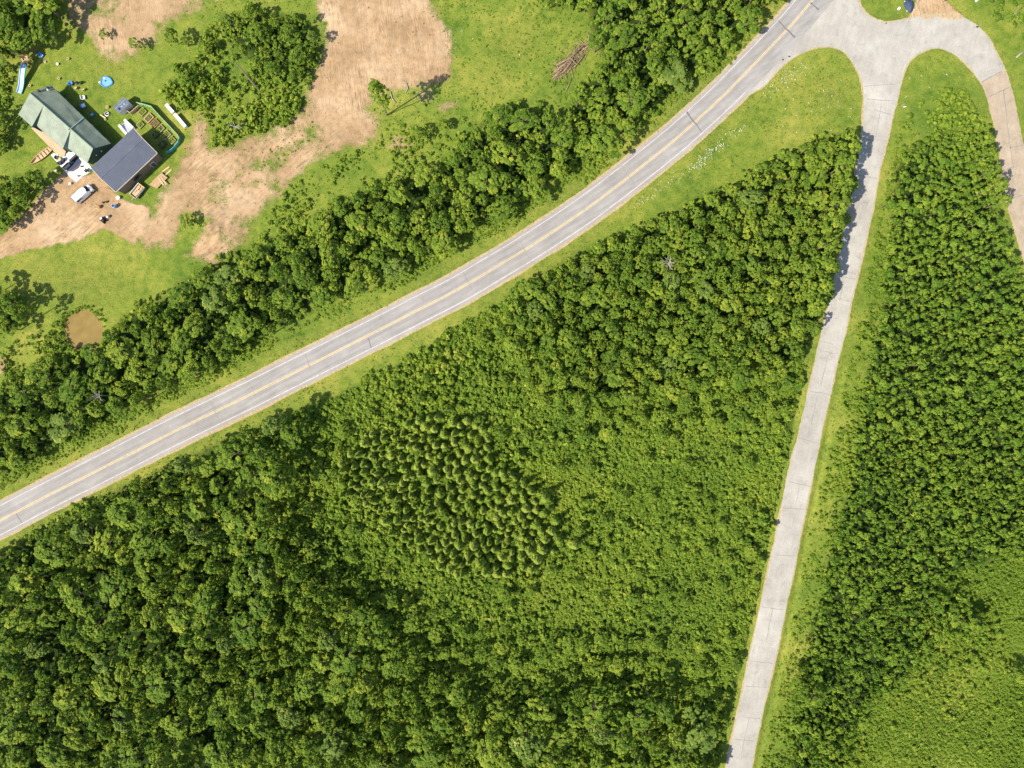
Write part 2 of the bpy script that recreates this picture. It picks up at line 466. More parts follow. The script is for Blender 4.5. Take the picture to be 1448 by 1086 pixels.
# gravel shoulders of the main road and sand along the pale road
def dist_poly(line):
    d = np.full(GX.shape, 1e9)
    for i in range(len(line) - 1):
        ax, ay = line[i]; ex, ey = line[i + 1] - line[i]
        t = np.clip(((GX - ax) * ex + (GY - ay) * ey) / (ex * ex + ey * ey), 0, 1)
        d = np.minimum(d, np.hypot(GX - ax - t * ex, GY - ay - t * ey))
    return d
d_main = dist_poly(yel_w[::3])
grav = np.clip(0.5 - (d_main - 4.75 + rag * 0.018) / 0.7, 0, 1)
d_conc = sdf(PXX, PYY, conc[::2])
sand = np.clip(0.5 - (d_conc - 1.7 + rag * 0.13) / 3.0, 0, 1)
wide = np.clip(1 - np.hypot(PXX - 985, PYY - 205) / 140, 0, 1)
grav = np.maximum(grav, np.clip(0.5 - (d_main - 5.6 - wide * 1.2 + rag * 0.03) / 0.9, 0, 1) * np.clip(wide * 3, 0, 1) * (GX * 0.66 + GY * -0.75 > 0))
grav = np.maximum(grav, sand)
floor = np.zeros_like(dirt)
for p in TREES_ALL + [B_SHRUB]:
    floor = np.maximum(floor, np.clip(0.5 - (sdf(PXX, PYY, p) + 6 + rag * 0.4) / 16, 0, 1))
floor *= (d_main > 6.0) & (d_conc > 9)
dry = np.clip(1 - np.abs(d_main - 6.2) / 2.2, 0, 1) * 0.5
dry = np.maximum(dry, np.clip(1 - np.abs(d_conc - 7) / 8, 0, 1) * 0.35)
for cx, cy, r in ((120, 395, 90), (50, 385, 70), (1130, 130, 45), (730, 60, 60), (690, 110, 60), (160, 90, 60), (1170, 130, 60)):
    dry = np.maximum(dry, np.clip(1 - np.hypot(PXX - cx, (PYY - cy) * 1.4) / r, 0, 1) * 0.75)
GZ = dirt * (fbm(GX, GY, 3.5, 5, 5) - 0.5) * 0.55 * np.clip((PXX - 235) / 40, 0, 1)
mound = np.clip(1 - np.hypot((PXX - 305), (PYY - 325)) / 42, 0, 1)
GZ += fade(mound) * (0.9 + 0.9 * (fbm(GX, GY, 2.2, 3, 77) - 0.5))
GZ *= np.clip((d_main - 6) / 3, 0, 1)
pd = sdf(PXX, PYY, POND)
GZ -= 0.9 * np.clip((4 - pd) / 8, 0, 1)
GZ -= 0.35 * np.clip(1 - np.abs(d_conc - 9) / 6, 0, 1) * (PYY > 520)
def zat(px, py):
    i = int(np.clip(np.searchsorted(gx, (px - 724) / S), 0, len(gx) - 1)); j = int(np.clip(np.searchsorted(gy, (543 - py) / S), 0, len(gy) - 1))
    return float(GZ[i, j])
nx, ny = len(gx), len(gy)
me = bpy.data.meshes.new("ground")
verts = np.stack([GX, GY, GZ], -1).reshape(-1, 3)
idx = np.arange(nx * ny).reshape(nx, ny)
quads = np.stack([idx[:-1, :-1], idx[1:, :-1], idx[1:, 1:], idx[:-1, 1:]], -1).reshape(-1, 4)
me.vertices.add(len(verts)); me.vertices.foreach_set("co", verts.ravel())
me.loops.add(quads.size); me.loops.foreach_set("vertex_index", quads.ravel().astype(np.int32))
me.polygons.add(len(quads)); me.polygons.foreach_set("loop_start", np.arange(0, quads.size, 4, dtype=np.int32))
me.update(calc_edges=True)
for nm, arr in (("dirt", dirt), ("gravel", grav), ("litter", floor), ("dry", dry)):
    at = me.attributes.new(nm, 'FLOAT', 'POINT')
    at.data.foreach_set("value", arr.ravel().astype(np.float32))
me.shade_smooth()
t = NT("ground_surface")
n_big = t.noise(0.05, 5, rough=0.6)
n_mid = t.noise(0.45, 5, rough=0.65)
n_fine = t.noise(3.2, 5, rough=0.75)
n_vf = t.noise(9.0, 3, rough=0.7)
g1 = t.ramp(n_big, [(0.35, (0.090, 0.143, 0.019)), (0.52, (0.145, 0.186, 0.026)), (0.68, (0.220, 0.227, 0.042))])
g2 = t.ramp(n_mid, [(0.30, (0.55, 0.70, 0.6)), (0.5, (1.0, 1.0, 1.0)), (0.72, (1.40, 1.18, 1.3))])
g3 = t.ramp(n_fine, [(0.28, 0.50), (0.5, 1.0), (0.70, 1.35)])
grass = t.mix(1.0, t.mix(1.0, g1, g2, 'MULTIPLY'), g3, 'MULTIPLY')
dryc = t.mix(1.0, (0.24, 0.215, 0.045), g3, 'MULTIPLY')
dmask = t.math('MULTIPLY', t.attr("dry"), t.ramp(t.noise(0.8, 5, rough=0.7), [(0.35, 0.0), (0.65, 1.0)]))
grass = t.mix(dmask, grass, dryc)
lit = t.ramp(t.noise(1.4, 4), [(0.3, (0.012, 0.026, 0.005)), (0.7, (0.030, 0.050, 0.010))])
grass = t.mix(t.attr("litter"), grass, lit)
d1 = t.ramp(t.noise(0.09, 5, rough=0.6), [(0.3, (0.258, 0.166, 0.088)), (0.5, (0.345, 0.232, 0.130)), (0.70, (0.435, 0.310, 0.192))])
d2 = t.ramp(t.noise(0.7, 6, rough=0.66), [(0.28, 0.74), (0.5, 1.0), (0.74, 1.18)])
trk_a = t.noise(1.0, 4, stretch=(1.9, 0.20, 1), rot=math.radians(-7), rough=0.72, dist=1.2)
trk_b = t.noise(1.0, 4, stretch=(1.6, 0.22, 1), rot=math.radians(50), rough=0.72, dist=1.2)
gpos = t.n("ShaderNodeSeparateXYZ"); t.l(t.coords(), gpos.inputs[0])
low_ = t.math('LESS_THAN', t.math('ADD', gpos.outputs[1], t.math('MULTIPLY', t.noise(0.12, 3), 30.0)), 81.0)
trk = t.math('ADD', t.math('MULTIPLY', trk_a, t.math('SUBTRACT', 1.0, low_)), t.math('MULTIPLY', trk_b, low_))
d3r = t.ramp(trk, [(0.34, 0.58), (0.47, 1.0), (0.66, 1.25)])
d3 = t.mix(t.ramp(t.noise(0.11, 4), [(0.40, 0.05), (0.60, 1.0)]), (1, 1, 1), d3r)
dcol = t.mix(1.0, t.mix(1.0, d1, d2, 'MULTIPLY'), d3, 'MULTIPLY')
edge = t.math('ADD', t.attr("dirt"), t.math('MULTIPLY', t.math('SUBTRACT', n_fine, 0.5), 0.9))
edge = t.math('ADD', edge, t.math('MULTIPLY', t.math('SUBTRACT', n_mid, 0.5), 1.1))
dm = t.ramp(edge, [(0.30, 0.0), (0.72, 1.0)])
c = t.mix(dm, grass, dcol)
gcol = t.ramp(t.noise(1.6, 5, rough=0.7), [(0.3, (0.25, 0.180, 0.095)), (0.5, (0.36, 0.275, 0.165)), (0.75, (0.45, 0.365, 0.24))])
gm = t.ramp(t.math('ADD', t.attr("gravel"), t.math('MULTIPLY', t.math('SUBTRACT', n_fine, 0.5), 0.6)), [(0.38, 0.0), (0.62, 1.0)])
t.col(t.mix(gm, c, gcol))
hgt = t.math('ADD', t.math('MULTIPLY', n_fine, 0.6), t.math('ADD', t.math('MULTIPLY', trk, t.math('MULTIPLY', dm, 1.3)), t.math('MULTIPLY', n_vf, 0.3)))
t.bump(hgt, 0.55, 0.28)
t.b.inputs["Roughness"].default_value = 0.95
t.b.inputs["Specular IOR Level"].default_value = 0.1
me.materials.append(t.m)
tag(link("ground", me), kind="structure")

# pond water
t = NT("muddy_water")
t.col(t.ramp(t.noise(0.5, 4), [(0.3, (0.180, 0.122, 0.030)), (0.7, (0.225, 0.156, 0.042))]))
t.b.inputs["Roughness"].default_value = 0.18
t.b.inputs["Specular IOR Level"].default_value = 0.4
t.bump(t.noise(3, 3), 0.05, 0.02)
ring = [P(x, y) for x, y in spline([((x - 117) * 1.06 + 117, (y - 468) * 1.06 + 468) for x, y in POND], 4, closed=True)]
o = MB().prism(ring, -0.50, -0.42).build("water", t.m)
tag(o, "round muddy brown pond at the edge of the lawn", kind="structure")

# ------------------------------------------------------------------ roads
def ribbon(name, line, d0, d1, z, mat, skirt=0.0, jit=0.0, seg=None, kind="structure"):
    a = offset_line(line, d0); b = offset_line(line, d1)
    if jit:
        a = a + (fbm(a[:, 0], a[:, 1], 1.5, 3, 41)[:, None] - 0.5) * jit
        b = b + (fbm(b[:, 0], b[:, 1], 1.5, 3, 43)[:, None] - 0.5) * jit
    n = len(line)
    vs = [(x, y, z) for x, y in a] + [(x, y, z) for x, y in b]
    fs = [(i, i + 1, n + i + 1, n + i) for i in range(n - 1)]
    if skirt:
        vs += [(x, y, z - skirt) for x, y in a] + [(x, y, z - skirt) for x, y in b]
        fs += [(i, 2 * n + i, 2 * n + i + 1, i + 1) for i in range(n - 1)] + [(n + i, n + i + 1, 3 * n + i + 1, 3 * n + i) for i in range(n - 1)]
    me = bpy.data.meshes.new(name)
    me.from_pydata(vs, [], fs)
    bm = bmesh.new(); bm.from_mesh(me); bmesh.ops.recalc_face_normals(bm, faces=bm.faces)
    if sum(f.normal.z for f in bm.faces) < 0: bmesh.ops.reverse_faces(bm, faces=bm.faces)
    bm.to_mesh(me); bm.free()
    across = np.zeros(len(vs), np.float32)
    across[:n] = d0; across[n:2 * n] = d1
    if skirt: across[2 * n:3 * n] = d0; across[3 * n:] = d1
    at = me.attributes.new("across", 'FLOAT', 'POINT'); at.data.foreach_set("value", across)
    me.materials.append(mat)
    o = link(name, me)
    if kind: tag(o, kind=kind)
    return o

t = NT("worn_asphalt")
ac = t.attr("across")
wob = t.math('MULTIPLY', t.math('SUBTRACT', t.noise(0.12, 3), 0.5), 0.5)
aa = t.math('ABSOLUTE', t.math('ADD', ac, wob))
wheel = t.math('ABSOLUTE', t.math('SUBTRACT', t.math('ABSOLUTE', t.math('SUBTRACT', aa, 1.75)), 0.85))
w2 = t.ramp(wheel, [(0.0, 0.93), (0.35, 1.0), (0.8, 1.05)])
base = t.ramp(t.noise(0.16, 5, rough=0.65), [(0.3, (0.232, 0.217, 0.205)), (0.55, (0.272, 0.255, 0.24)), (0.75, (0.315, 0.297, 0.278))])
fine = t.ramp(t.noise(5.0, 4, rough=0.75), [(0.3, 0.86), (0.7, 1.10)])
streak = t.mix(1.0, t.ramp(t.noise(1.0, 4, stretch=(0.10, 1.5, 1), rot=math.radians(-29), rough=0.6), [(0.35, 0.88), (0.65, 1.06)]), t.ramp(t.noise(0.6, 7, rough=0.8, dist=1.0), [(0.26, 0.74), (0.40, 1.0)]), 'MULTIPLY')
t.col(t.mix(1.0, t.mix(1.0, base, fine, 'MULTIPLY'), t.mix(1.0, w2, streak, 'MULTIPLY'), 'MULTIPLY'))
t.bump(t.noise(12, 3), 0.2, 0.02)
asphalt = t.m
def paint(name, c, wear=0.45):
    t = NT(name)
    w = t.ramp(t.noise(1.1, 5, rough=0.75), [(wear - 0.12, 0.0), (wear + 0.12, 1.0)])
    t.col(t.mix(w, (0.29, 0.272, 0.252), c))
    return t.m
white_p = paint("worn_white_paint", (0.52, 0.50, 0.47), 0.44)
yellow_p = paint("worn_yellow_paint", (0.54, 0.41, 0.17), 0.42)
ribbon("main_road", yel_w, 4.15, -4.15, 0.050, asphalt, 0.09, 0.35)
sel = slice(0, len(yel_w))
ribbon("road_marking", yel_w, 0.26, 0.09, 0.0545, yellow_p)
ribbon("road_marking", yel_w, -0.09, -0.26, 0.0545, yellow_p)
ribbon("road_marking", yel_w, 3.42, 3.28, 0.0545, white_p)
stop = int(np.argmin(np.hypot(yel[:, 0] - 1050, yel[:, 1] - 108)))
ribbon("road_marking", yel_w[:stop], -3.28, -3.44, 0.0545, white_p)

t = NT("pale_concrete")
co = t.n("ShaderNodeNewGeometry").outputs["Position"]
sep = t.n("ShaderNodeSeparateXYZ"); t.l(co, sep.inputs[0])
px_ = t.math('ADD', t.math('MULTIPLY', sep.outputs[0], 1.0), 0.0)
# the side loop is an older, sandier slab: east of x and below y of its first joint
mx_ = t.math('MULTIPLY', t.math('GREATER_THAN', px_, (1380 - 724) / S), t.math('LESS_THAN', t.math('ADD', sep.outputs[1], t.math('MULTIPLY', sep.outputs[0], -0.52)), (543 - 108) / S - 0.52 * (1404 - 724) / S))
base = t.ramp(t.noise(0.10, 5, rough=0.65), [(0.3, (0.270, 0.250, 0.217)), (0.5, (0.330, 0.308, 0.269)), (0.72, (0.405, 0.381, 0.336))])
tanb = t.ramp(t.noise(0.3, 5, rough=0.7), [(0.3, (0.28, 0.222, 0.160)), (0.55, (0.335, 0.27, 0.195)), (0.75, (0.40, 0.33, 0.245))])
base = t.mix(mx_, base, tanb)
fine = t.ramp(t.noise(3.5, 5, rough=0.75), [(0.3, 0.82), (0.7, 1.10)])
strk = t.ramp(t.noise(1.0, 4, stretch=(0.9, 0.10, 1), rot=math.radians(13), rough=0.65, dist=1.5), [(0.35, 0.94), (0.6, 1.03)])
stain = t.ramp(t.noise(0.33, 7, rough=0.78, dist=0.6), [(0.28, 0.72), (0.46, 1.0), (0.70, 1.08)])
t.col(t.mix(1.0, t.mix(1.0, t.mix(1.0, base, fine, 'MULTIPLY'), strk, 'MULTIPLY'), stain, 'MULTIPLY'))
t.bump(t.noise(8, 3), 0.15, 0.02)
cw = px2w(conc)
cw = cw + (np.stack([fbm(cw[:, 0], cw[:, 1], 1.3, 3, 51), fbm(cw[:, 0], cw[:, 1], 1.3, 3, 53)], 1) - 0.5) * 0.5
tag(MB().prism([(x, y) for x, y in cw], -0.06, 0.040).build("side_road", t.m), kind="structure")

seam_m = plain("tar_seam", (0.115, 0.11, 0.112), 0.7, 0.3)
joint_m = plain("slab_joint", (0.205, 0.19, 0.172), 0.9, 0.3)
def strip(mb, pts, w, z):
    pts = np.array([(P(x, y).x, P(x, y).y) for x, y in pts])
    if len(pts) == 2:
        k = np.linspace(0, 1, 7)[:, None]
        pts = pts[0] * (1 - k) + pts[1] * k
        pts[1:-1] += rng.normal(0, 0.06, (5, 2))
    n = len(pts)
    ww = w * (0.6 + 0.8 * rng.random(n))[:, None]
    tt = np.gradient(pts, axis=0); tt /= np.linalg.norm(tt, axis=1)[:, None]
    nn = np.stack([-tt[:, 1], tt[:, 0]], 1) * ww / 2
    a = pts + nn; b = pts - nn
    mb.add([(x, y, z) for x, y in a] + [(x, y, z) for x, y in b], [(i, n + i, n + i + 1, i + 1) for i in range(n - 1)])
mb = MB()
for a, b, w in (((1101, 30), (1124, 53), 0.32), ((971, 158), (992, 186), 0.30), ((1146, 4), (1158, 14), 0.30), ((521, 478), (525, 493), 0.2), ((23, 726), (31, 739), 0.2)):
    strip(mb, [a, b], w, 0.0585)
tag(mb.build("road_seam_line", seam_m), kind="structure")
mb = MB()
for a, b, w in (((432, 500), (438, 520), 0.16), ((300, 570), (308, 592), 0.13), ((655, 385), (668, 410), 0.15), ((735, 340), (748, 365), 0.13), ((880, 235), (898, 262), 0.12), ((355, 545), (361, 560), 0.12)):
    strip(mb, [a, b], w, 0.0585)
Lw = np.array(CONC[14:31]); Rw = np.array(CONC[31:47])[::-1]
def edge_x(pts, y):
    o_ = np.argsort(pts[:, 1]); return float(np.interp(y, pts[o_, 1], pts[o_, 0]))
for y, k in ((122, -3), (140, 3), (155, 8), (196, 2), (248, 5), (379, 9), (391, 4), (422, 5), (482, 5), (497, 3), (553, 4), (619, 7), (681, 7), (718, 2), (785, 1), (858, 4), (935, 3), (970, 2), (1014, 2), (1045, 3)):
    f = rng.random()
    xl, xr = edge_x(Lw, y) + 2, edge_x(Rw, y) - 2
    x0 = xl + (xr - xl) * (0.0 if f < 0.6 else rng.random() * 0.4); x1 = xr - (xr - xl) * (0.0 if f > 0.3 else rng.random() * 0.4)
    strip(mb, [(x0, y), (x1, y + k)], 0.12, 0.0445)
for y0, y1, q in ((500, 545, 0.5), (690, 712, 0.55), (400, 425, 0.45), (860, 905, 0.5), (1015, 1060, 0.5), (150, 195, 0.55), (560, 600, 0.45)):
    strip(mb, [(edge_x(Lw, y0) * (1 - q) + edge_x(Rw, y0) * q, y0), (edge_x(Lw, y1) * (1 - q) + edge_x(Rw, y1) * q, y1)], 0.12, 0.0445)
for p_ in ([(1388, 116), (1416, 101)], [(1399, 137), (1428, 123)], [(1419, 127), (1427, 196)], [(1427, 196), (1433, 236)], [(1433, 236), (1421, 241)], [(1428, 209), (1446, 206)], [(1422, 282), (1446, 276)]):
    strip(mb, p_, 0.22, 0.0445)
tag(mb.build("slab_joint_line", joint_m), kind="structure")

# ------------------------------------------------------------------ foliage kit
def unit(v):
    return v / (np.linalg.norm(v, axis=-1, keepdims=True) + 1e-9)

def leaf_quads(c, nrm, L, w=0.7):
    """Diamond leaves at c with normals nrm and length L: (N,4,3)."""
    nrm = unit(nrm)
    r = unit(rng.normal(size=c.shape))
    tt = unit(np.cross(nrm, r)); bb = np.cross(nrm, tt)
    L = np.asarray(L).reshape(-1, 1)
    return np.stack([c - tt * L * 0.5, c + bb * L * w * 0.5, c + tt * L * 0.5, c - bb * L * w * 0.5], 1)

def tufts(centres, outs, rad, per, L, tint, flat=0.6, spread=0.7):
    """Leaf bunches round the given centres, facing outs."""
    n = len(centres)
    c = np.repeat(centres, per, 0); o_ = np.repeat(outs, per, 0)
    d = rng.normal(size=c.shape); d = unit(d) * (rng.random((len(c), 1)) ** 0.45)
    rr = np.repeat(np.broadcast_to(rad, (n,)), per)[:, None]
    off = d * rr
    off[:, 2] *= flat
    nrm = o_ * 0.55 + d * 0.75 + np.array([0, 0, 0.45]) + rng.normal(size=c.shape) * spread * 0.5
    LL = L * (0.65 + 0.7 * rng.random(len(c)))
    q = leaf_quads(c + off, nrm, LL)
    tn = np.repeat(tint, per) + rng.normal(0, 0.07, len(c))
    return q, tn

def crown_broad(R, Ht, base, nb=13, per=19, L=0.60, trad=0.56):
    """Crown of spreading boughs, each ending in leaf bunches with gaps between: leaves (N,4,3) and tint (N)."""
    ce, du, ti = [], [], []
    ga = rng.random() * 6.28
    drop = (Ht - base) * 0.55
    for i in range(nb):
        f = i / (nb - 1)
        a = ga + i * 2.4 + rng.normal(0, 0.2)
        reach = R * (0.18 + 0.82 * math.sqrt(f)) * (0.72 + 0.5 * rng.random())
        bt = rng.normal(0, 0.13)
        zt = Ht - 0.4 - (reach / R) ** 2 * drop - rng.random() * 0.7
        arm = [(1.0, 0.0)]
        if reach > R * 0.45: arm += [(0.72, rng.normal(0, 0.12)), (0.88, 0.32), (0.86, -0.32)]
        if reach > R * 0.75: arm += [(0.48, 0.1), (1.02, 0.18)]
        for fr, da in arm:
            if fr < 0.99 and rng.random() < 0.26: continue
            rr = reach * fr; aa = a + da
            ce.append((math.cos(aa) * rr, math.sin(aa) * rr, zt + (1 - fr) * (0.9 + 0.8 * f) + rng.normal(0, 0.12)))
            du.append((math.cos(aa) * 0.7 * f, math.sin(aa) * 0.7 * f, 0.9))
            ti.append(0.45 + bt + rng.normal(0, 0.07))
    for k in range(5):
        a = rng.random() * 6.28; rr = R * 0.22 * math.sqrt(k / 4)
        ce.append((math.cos(a) * rr, math.sin(a) * rr, Ht - 0.9 - 0.5 * rng.random())); du.append((math.cos(a) * 0.2, math.sin(a) * 0.2, 0.9)); ti.append(0.42 + rng.normal(0, 0.1))
    ce = np.array(ce); du = unit(np.array(du)); n = len(ce)
    return tufts(ce, du, trad * (0.7 + 0.55 * rng.random(n)), per, L, np.clip(ti, 0, 1), 0.62, 0.6)

def crown_small(R, Ht, tuft_n=8, per=14, L=0.42):
    ph = rng.random(tuft_n) * 6.283; rr = R * np.sqrt(rng.random(tuft_n)) * 0.75
    rr[0] = 0
    ce = np.stack([np.cos(ph) * rr, np.sin(ph) * rr, Ht - 0.35 - (rr / R) ** 2 * Ht * 0.42 - rng.random(tuft_n) * 0.3], 1)
    d = unit(np.stack([np.cos(ph) * rr, np.sin(ph) * rr, np.full(tuft_n, R * 0.8)], 1))
    tint = np.clip(0.45 + rng.normal(0, 0.12, tuft_n), 0, 1)
    return tufts(ce, d, 0.48 * (0.8 + 0.5 * rng.random(tuft_n)), per, L, tint)

def crown_spruce(R, Ht):
    """Whorls of drooping boughs that shorten to the tip; new growth at the ends is paler."""
    Q, Tn = [], []
    nl = 13
    for i in range(nl):
        f = i / (nl - 1)
        z = 0.5 + (Ht - 0.6) * f; r = R * (1 - f) ** 0.85 + 0.12
        nb = max(5, int(11 * (1 - f) + 4))
        a = rng.random(nb) * 0.5 + np.arange(nb) / nb * 6.283 + i
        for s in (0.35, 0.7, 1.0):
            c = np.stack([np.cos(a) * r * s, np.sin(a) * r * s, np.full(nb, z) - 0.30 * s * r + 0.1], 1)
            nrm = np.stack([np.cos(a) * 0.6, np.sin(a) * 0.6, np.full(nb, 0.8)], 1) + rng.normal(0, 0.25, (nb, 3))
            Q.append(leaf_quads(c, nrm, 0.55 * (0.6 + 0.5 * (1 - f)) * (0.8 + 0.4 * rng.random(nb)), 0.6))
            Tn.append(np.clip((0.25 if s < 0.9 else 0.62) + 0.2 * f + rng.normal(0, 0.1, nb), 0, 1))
    c = np.array([[0, 0, Ht - 0.05 - 0.1 * k] for k in range(5)])
    Q.append(leaf_quads(c, rng.normal(size=(5, 3)) * 0.5 + [0, 0, 0.6], np.full(5, 0.4), 0.5)); Tn.append(np.full(5, 0.95))
    return np.concatenate(Q), np.concatenate(Tn)

def bush_base(R, Ht, n=5, per=12, L=0.42):
    ph = rng.random(n) * 6.283; rr = R * np.sqrt(rng.random(n))
    ce = np.stack([np.cos(ph) * rr, np.sin(ph) * rr, Ht * (0.45 + 0.55 * rng.random(n))], 1)
    d = unit(np.stack([np.cos(ph) * rr, np.sin(ph) * rr, np.full(n, R)], 1))
    return tufts(ce, d, 0.36 * (0.7 + 0.6 * rng.random(n)), per, L, np.clip(0.45 + rng.normal(0, 0.13, n), 0, 1), 0.7)

def leaf_mesh(name, q, tn, mat):
    n = len(q)
    me = bpy.data.meshes.new(name)
    me.vertices.add(n * 4); me.vertices.foreach_set("co", q.reshape(-1).astype(np.float32))
    me.loops.add(n * 4); me.loops.foreach_set("vertex_index", np.arange(n * 4, dtype=np.int32))
    me.polygons.add(n); me.polygons.foreach_set("loop_start", np.arange(0, n * 4, 4, dtype=np.int32))
    me.update(calc_edges=True)
    at = me.attributes.new("tint", 'FLOAT', 'FACE'); at.data.foreach_set("value", np.clip(tn, 0, 1).astype(np.float32))
    me.materials.append(mat)
    return me

def place(q, x, y, z, s, a, sz=None):
    ca, sa = math.cos(a) * s, math.sin(a) * s
    r = np.empty_like(q)
    r[..., 0] = q[..., 0] * ca - q[..., 1] * sa + x
    r[..., 1] = q[..., 0] * sa + q[..., 1] * ca + y
    r[..., 2] = q[..., 2] * (sz or s) + z
    return r

def trunk_mb(Ht, R, base, rad, bend=0.3):
    mb = MB()
    b = rng.normal(0, bend, 2)
    pts = [(0, 0, -0.2), (b[0] * 0.3, b[1] * 0.3, Ht * 0.3), (b[0], b[1], Ht * 0.6), (b[0] * 0.8, b[1] * 0.8, Ht * 0.9)]
    mb.tube(pts, [rad, rad * 0.8, rad * 0.5, rad * 0.12], 7)
    for k in range(6):
        a = k * 2.4 + rng.random(); f = 0.42 + 0.08 * k
        p0 = Vector((b[0] * f, b[1] * f, Ht * f))
        p2 = p0 + Vector((math.cos(a) * R * 0.65, math.sin(a) * R * 0.65, Ht * 0.16))
        p1 = (p0 + p2) / 2 + Vector((0, 0, -Ht * 0.02))
        mb.tube([p0, p1, p2], [rad * 0.38, rad * 0.25, rad * 0.08], 5)
    return mb

# ------------------------------------------------------------------ buildings
def wall_ring(mb, ring, z0, tops, th=None):
    """Upright wall faces on a ring of ground points up to a height per corner."""
    n = len(ring)
    vs = [(p[0], p[1], z0) for p in ring] + [(p[0], p[1], tops[i]) for i, p in enumerate(ring)]
    fs = [(i, (i + 1) % n, n + (i + 1) % n, n + i) for i in range(n)] + [tuple(range(n, 2 * n))]
    mb.add(vs, fs)

# long cabin with a green sheet roof
hb = P(88, 176)
house = empty("house", hb, 0, "long cabin with a weathered green sheet roof and stepped eaves", "house")
def HL(px, py, z):
    return P(px, py, z) - hb
rN, rS = HL(42.5, 131.5, 5.7), HL(131.5, 210, 5.7)
eN, eS = HL(71.5, 120, 3.1), HL(156.5, 203, 3.1)
ax_d = (rS - rN)
def onridge(p):
    """Ridge point square to p."""
    a = Vector((ax_d.x, ax_d.y)); t_ = (Vector((p.x, p.y)) - Vector((rN.x, rN.y))).dot(a) / a.dot(a)
    return rN + ax_d * t_
A0, A1 = HL(26, 161.5, 4.0), HL(45, 179, 4.0)
B0, B1 = HL(52, 178, 3.2), HL(89, 210, 3.2)
C0, C1 = HL(96, 209.5, 2.6), HL(123.3, 231, 2.6)
rb = MB()
rb.slab([rN, rS, eS, eN], 0.16)
tA = onridge(A1); tB = onridge(B1)
rb.slab([rN, A0, A1, tA], 0.16)
B0 = tA + (B0 - tA); 
rb.slab([tA, B0, B1, tB], 0.16)
rb.slab([tB, C0, C1, rS], 0.16)
roof = rb.build("roof", M['greenroof'], house)
cap = MB(); cap.tube([rN + Vector((0, 0, 0.04)), rS + Vector((0, 0, 0.04))], 0.13, 6)
cap.build("ridge_cap", plain('green_cap', (0.16, 0.22, 0.15)), roof)
cap2 = MB(); q1 = tB; q2 = eN + (eS - eN) * 0.56
cap2.tube([q1 + Vector((0, 0, 0.06)), Vector((q2.x, q2.y, 3.17))], 0.12, 5)
cap2.build("flashing", plain('pale_flashing', (0.42, 0.52, 0.42)), roof)
for (px, py, z) in ((69, 124.5, 3.6), (56, 129, 4.8)):
    v = HL(px, py, z)
    MB().lathe((v.x, v.y, v.z - 0.5), [(0.22, 0), (0.22, 0.75), (0.32, 0.8), (0.30, 0.95)], 10).build("chimney", M['black'], roof)
v = HL(67.5, 127, 4.2); MB().box((v.x, v.y, v.z), (0.28, 0.28, 0.4)).build("vent", M['offwhite'], roof)
for px, py, z in ((80, 160, 4.6), (84, 157, 4.3), (109, 190, 5.4), (98, 183, 5.5)):
    v = HL(px, py, z); MB().lathe((v.x, v.y, v.z - 0.3), [(0.10, 0), (0.10, 0.45), (0.15, 0.5)], 8).build("vent_pipe", M['darkgrey'], roof)
# cheek walls under the stepped eaves and the two gable ends
wb = MB()
def tri(a, b, c_): wb.add([a, b, c_], [(0, 1, 2)])
dn = Vector((0, 0, 0.17))
def inset(p, k=0.05):
    m = (rN + rS + eN + eS + A0 + C1) / 6
    return Vector((p.x + (m.x - p.x) * k, p.y + (m.y - p.y) * k, p.z))
wb.add([tA - dn, A1 - dn, Vector((A1.x, A1.y, 0)), Vector((B0.x, B0.y, 0)), B0 - dn], [(0, 1, 2, 3, 4)])
wb.add([tB - dn, B1 - dn, Vector((B1.x, B1.y, 0)), Vector((C0.x, C0.y, 0)), C0 - dn], [(0, 1, 2, 3, 4)])
for (r_, a_, b_) in ((rS, C1, eS), (rN, eN, A0)):
    a2, b2, r2 = inset(a_), inset(b_), inset(r_, 0.03)
    wb.add([r2 - dn * 1.5, a2 - dn * 1.5, Vector((a2.x, a2.y, -0.1)), Vector((b2.x, b2.y, -0.1)), b2 - dn * 1.5], [(0, 1, 2, 3, 4)])
e1, e2 = inset(eN), inset(eS)
wb.add([e1 - dn * 0.6, e2 - dn * 0.6, Vector((e2.x, e2.y, -0.1)), Vector((e1.x, e1.y, -0.1))], [(0, 1, 2, 3)])
for a_, b_ in ((A0, A1), (B0, B1), (C0, C1)):
    a2, b2 = inset(a_), inset(b_)
    wb.add([a2, b2, Vector((b2.x, b2.y, -0.1)), Vector((a2.x, a2.y, -0.1))], [(0, 1, 2, 3)])
wb.build("wall", M['sidinggreen'], house)
# windows and a door along the two long sides, lamps on the gable
def wall_panel(name, a, b, f, w, h, z, mat, parent, fmat=None, proud=0.06):
    a2 = Vector((a.x, a.y)); b2 = Vector((b.x, b.y)); d = (b2 - a2).normalized()
    c_ = a2 + (b2 - a2) * f
    nrm = Vector((d.y, -d.x))
    m = Vector(((rN.x + rS.x) / 2, (rN.y + rS.y) / 2))
    if (c_ - m).dot(nrm) < 0: nrm = -nrm
    rz = math.atan2(d.y, d.x)
    fr = MB().box((c_.x + nrm.x * proud, c_.y + nrm.y * proud, z), (w + 0.16, 0.08, h + 0.16), rz).build(name, fmat or M['offwhite'], parent)
    MB().box((c_.x + nrm.x * (proud + 0.035), c_.y + nrm.y * (proud + 0.035), z), (w, 0.05, h), rz).build("pane" if name == "window" else "panel", mat, fr)
    return fr
for f in (0.15, 0.38, 0.62, 0.85):
    wall_panel("window", e1, e2, f, 1.2, 1.0, 1.7, M['glass'], house)
iA0, iB0, iB1 = inset(B0), inset(B0), inset(B1)
for f in (0.25, 0.75): wall_panel("window", iB0, iB1, f, 1.3, 1.0, 1.7, M['glass'], house)
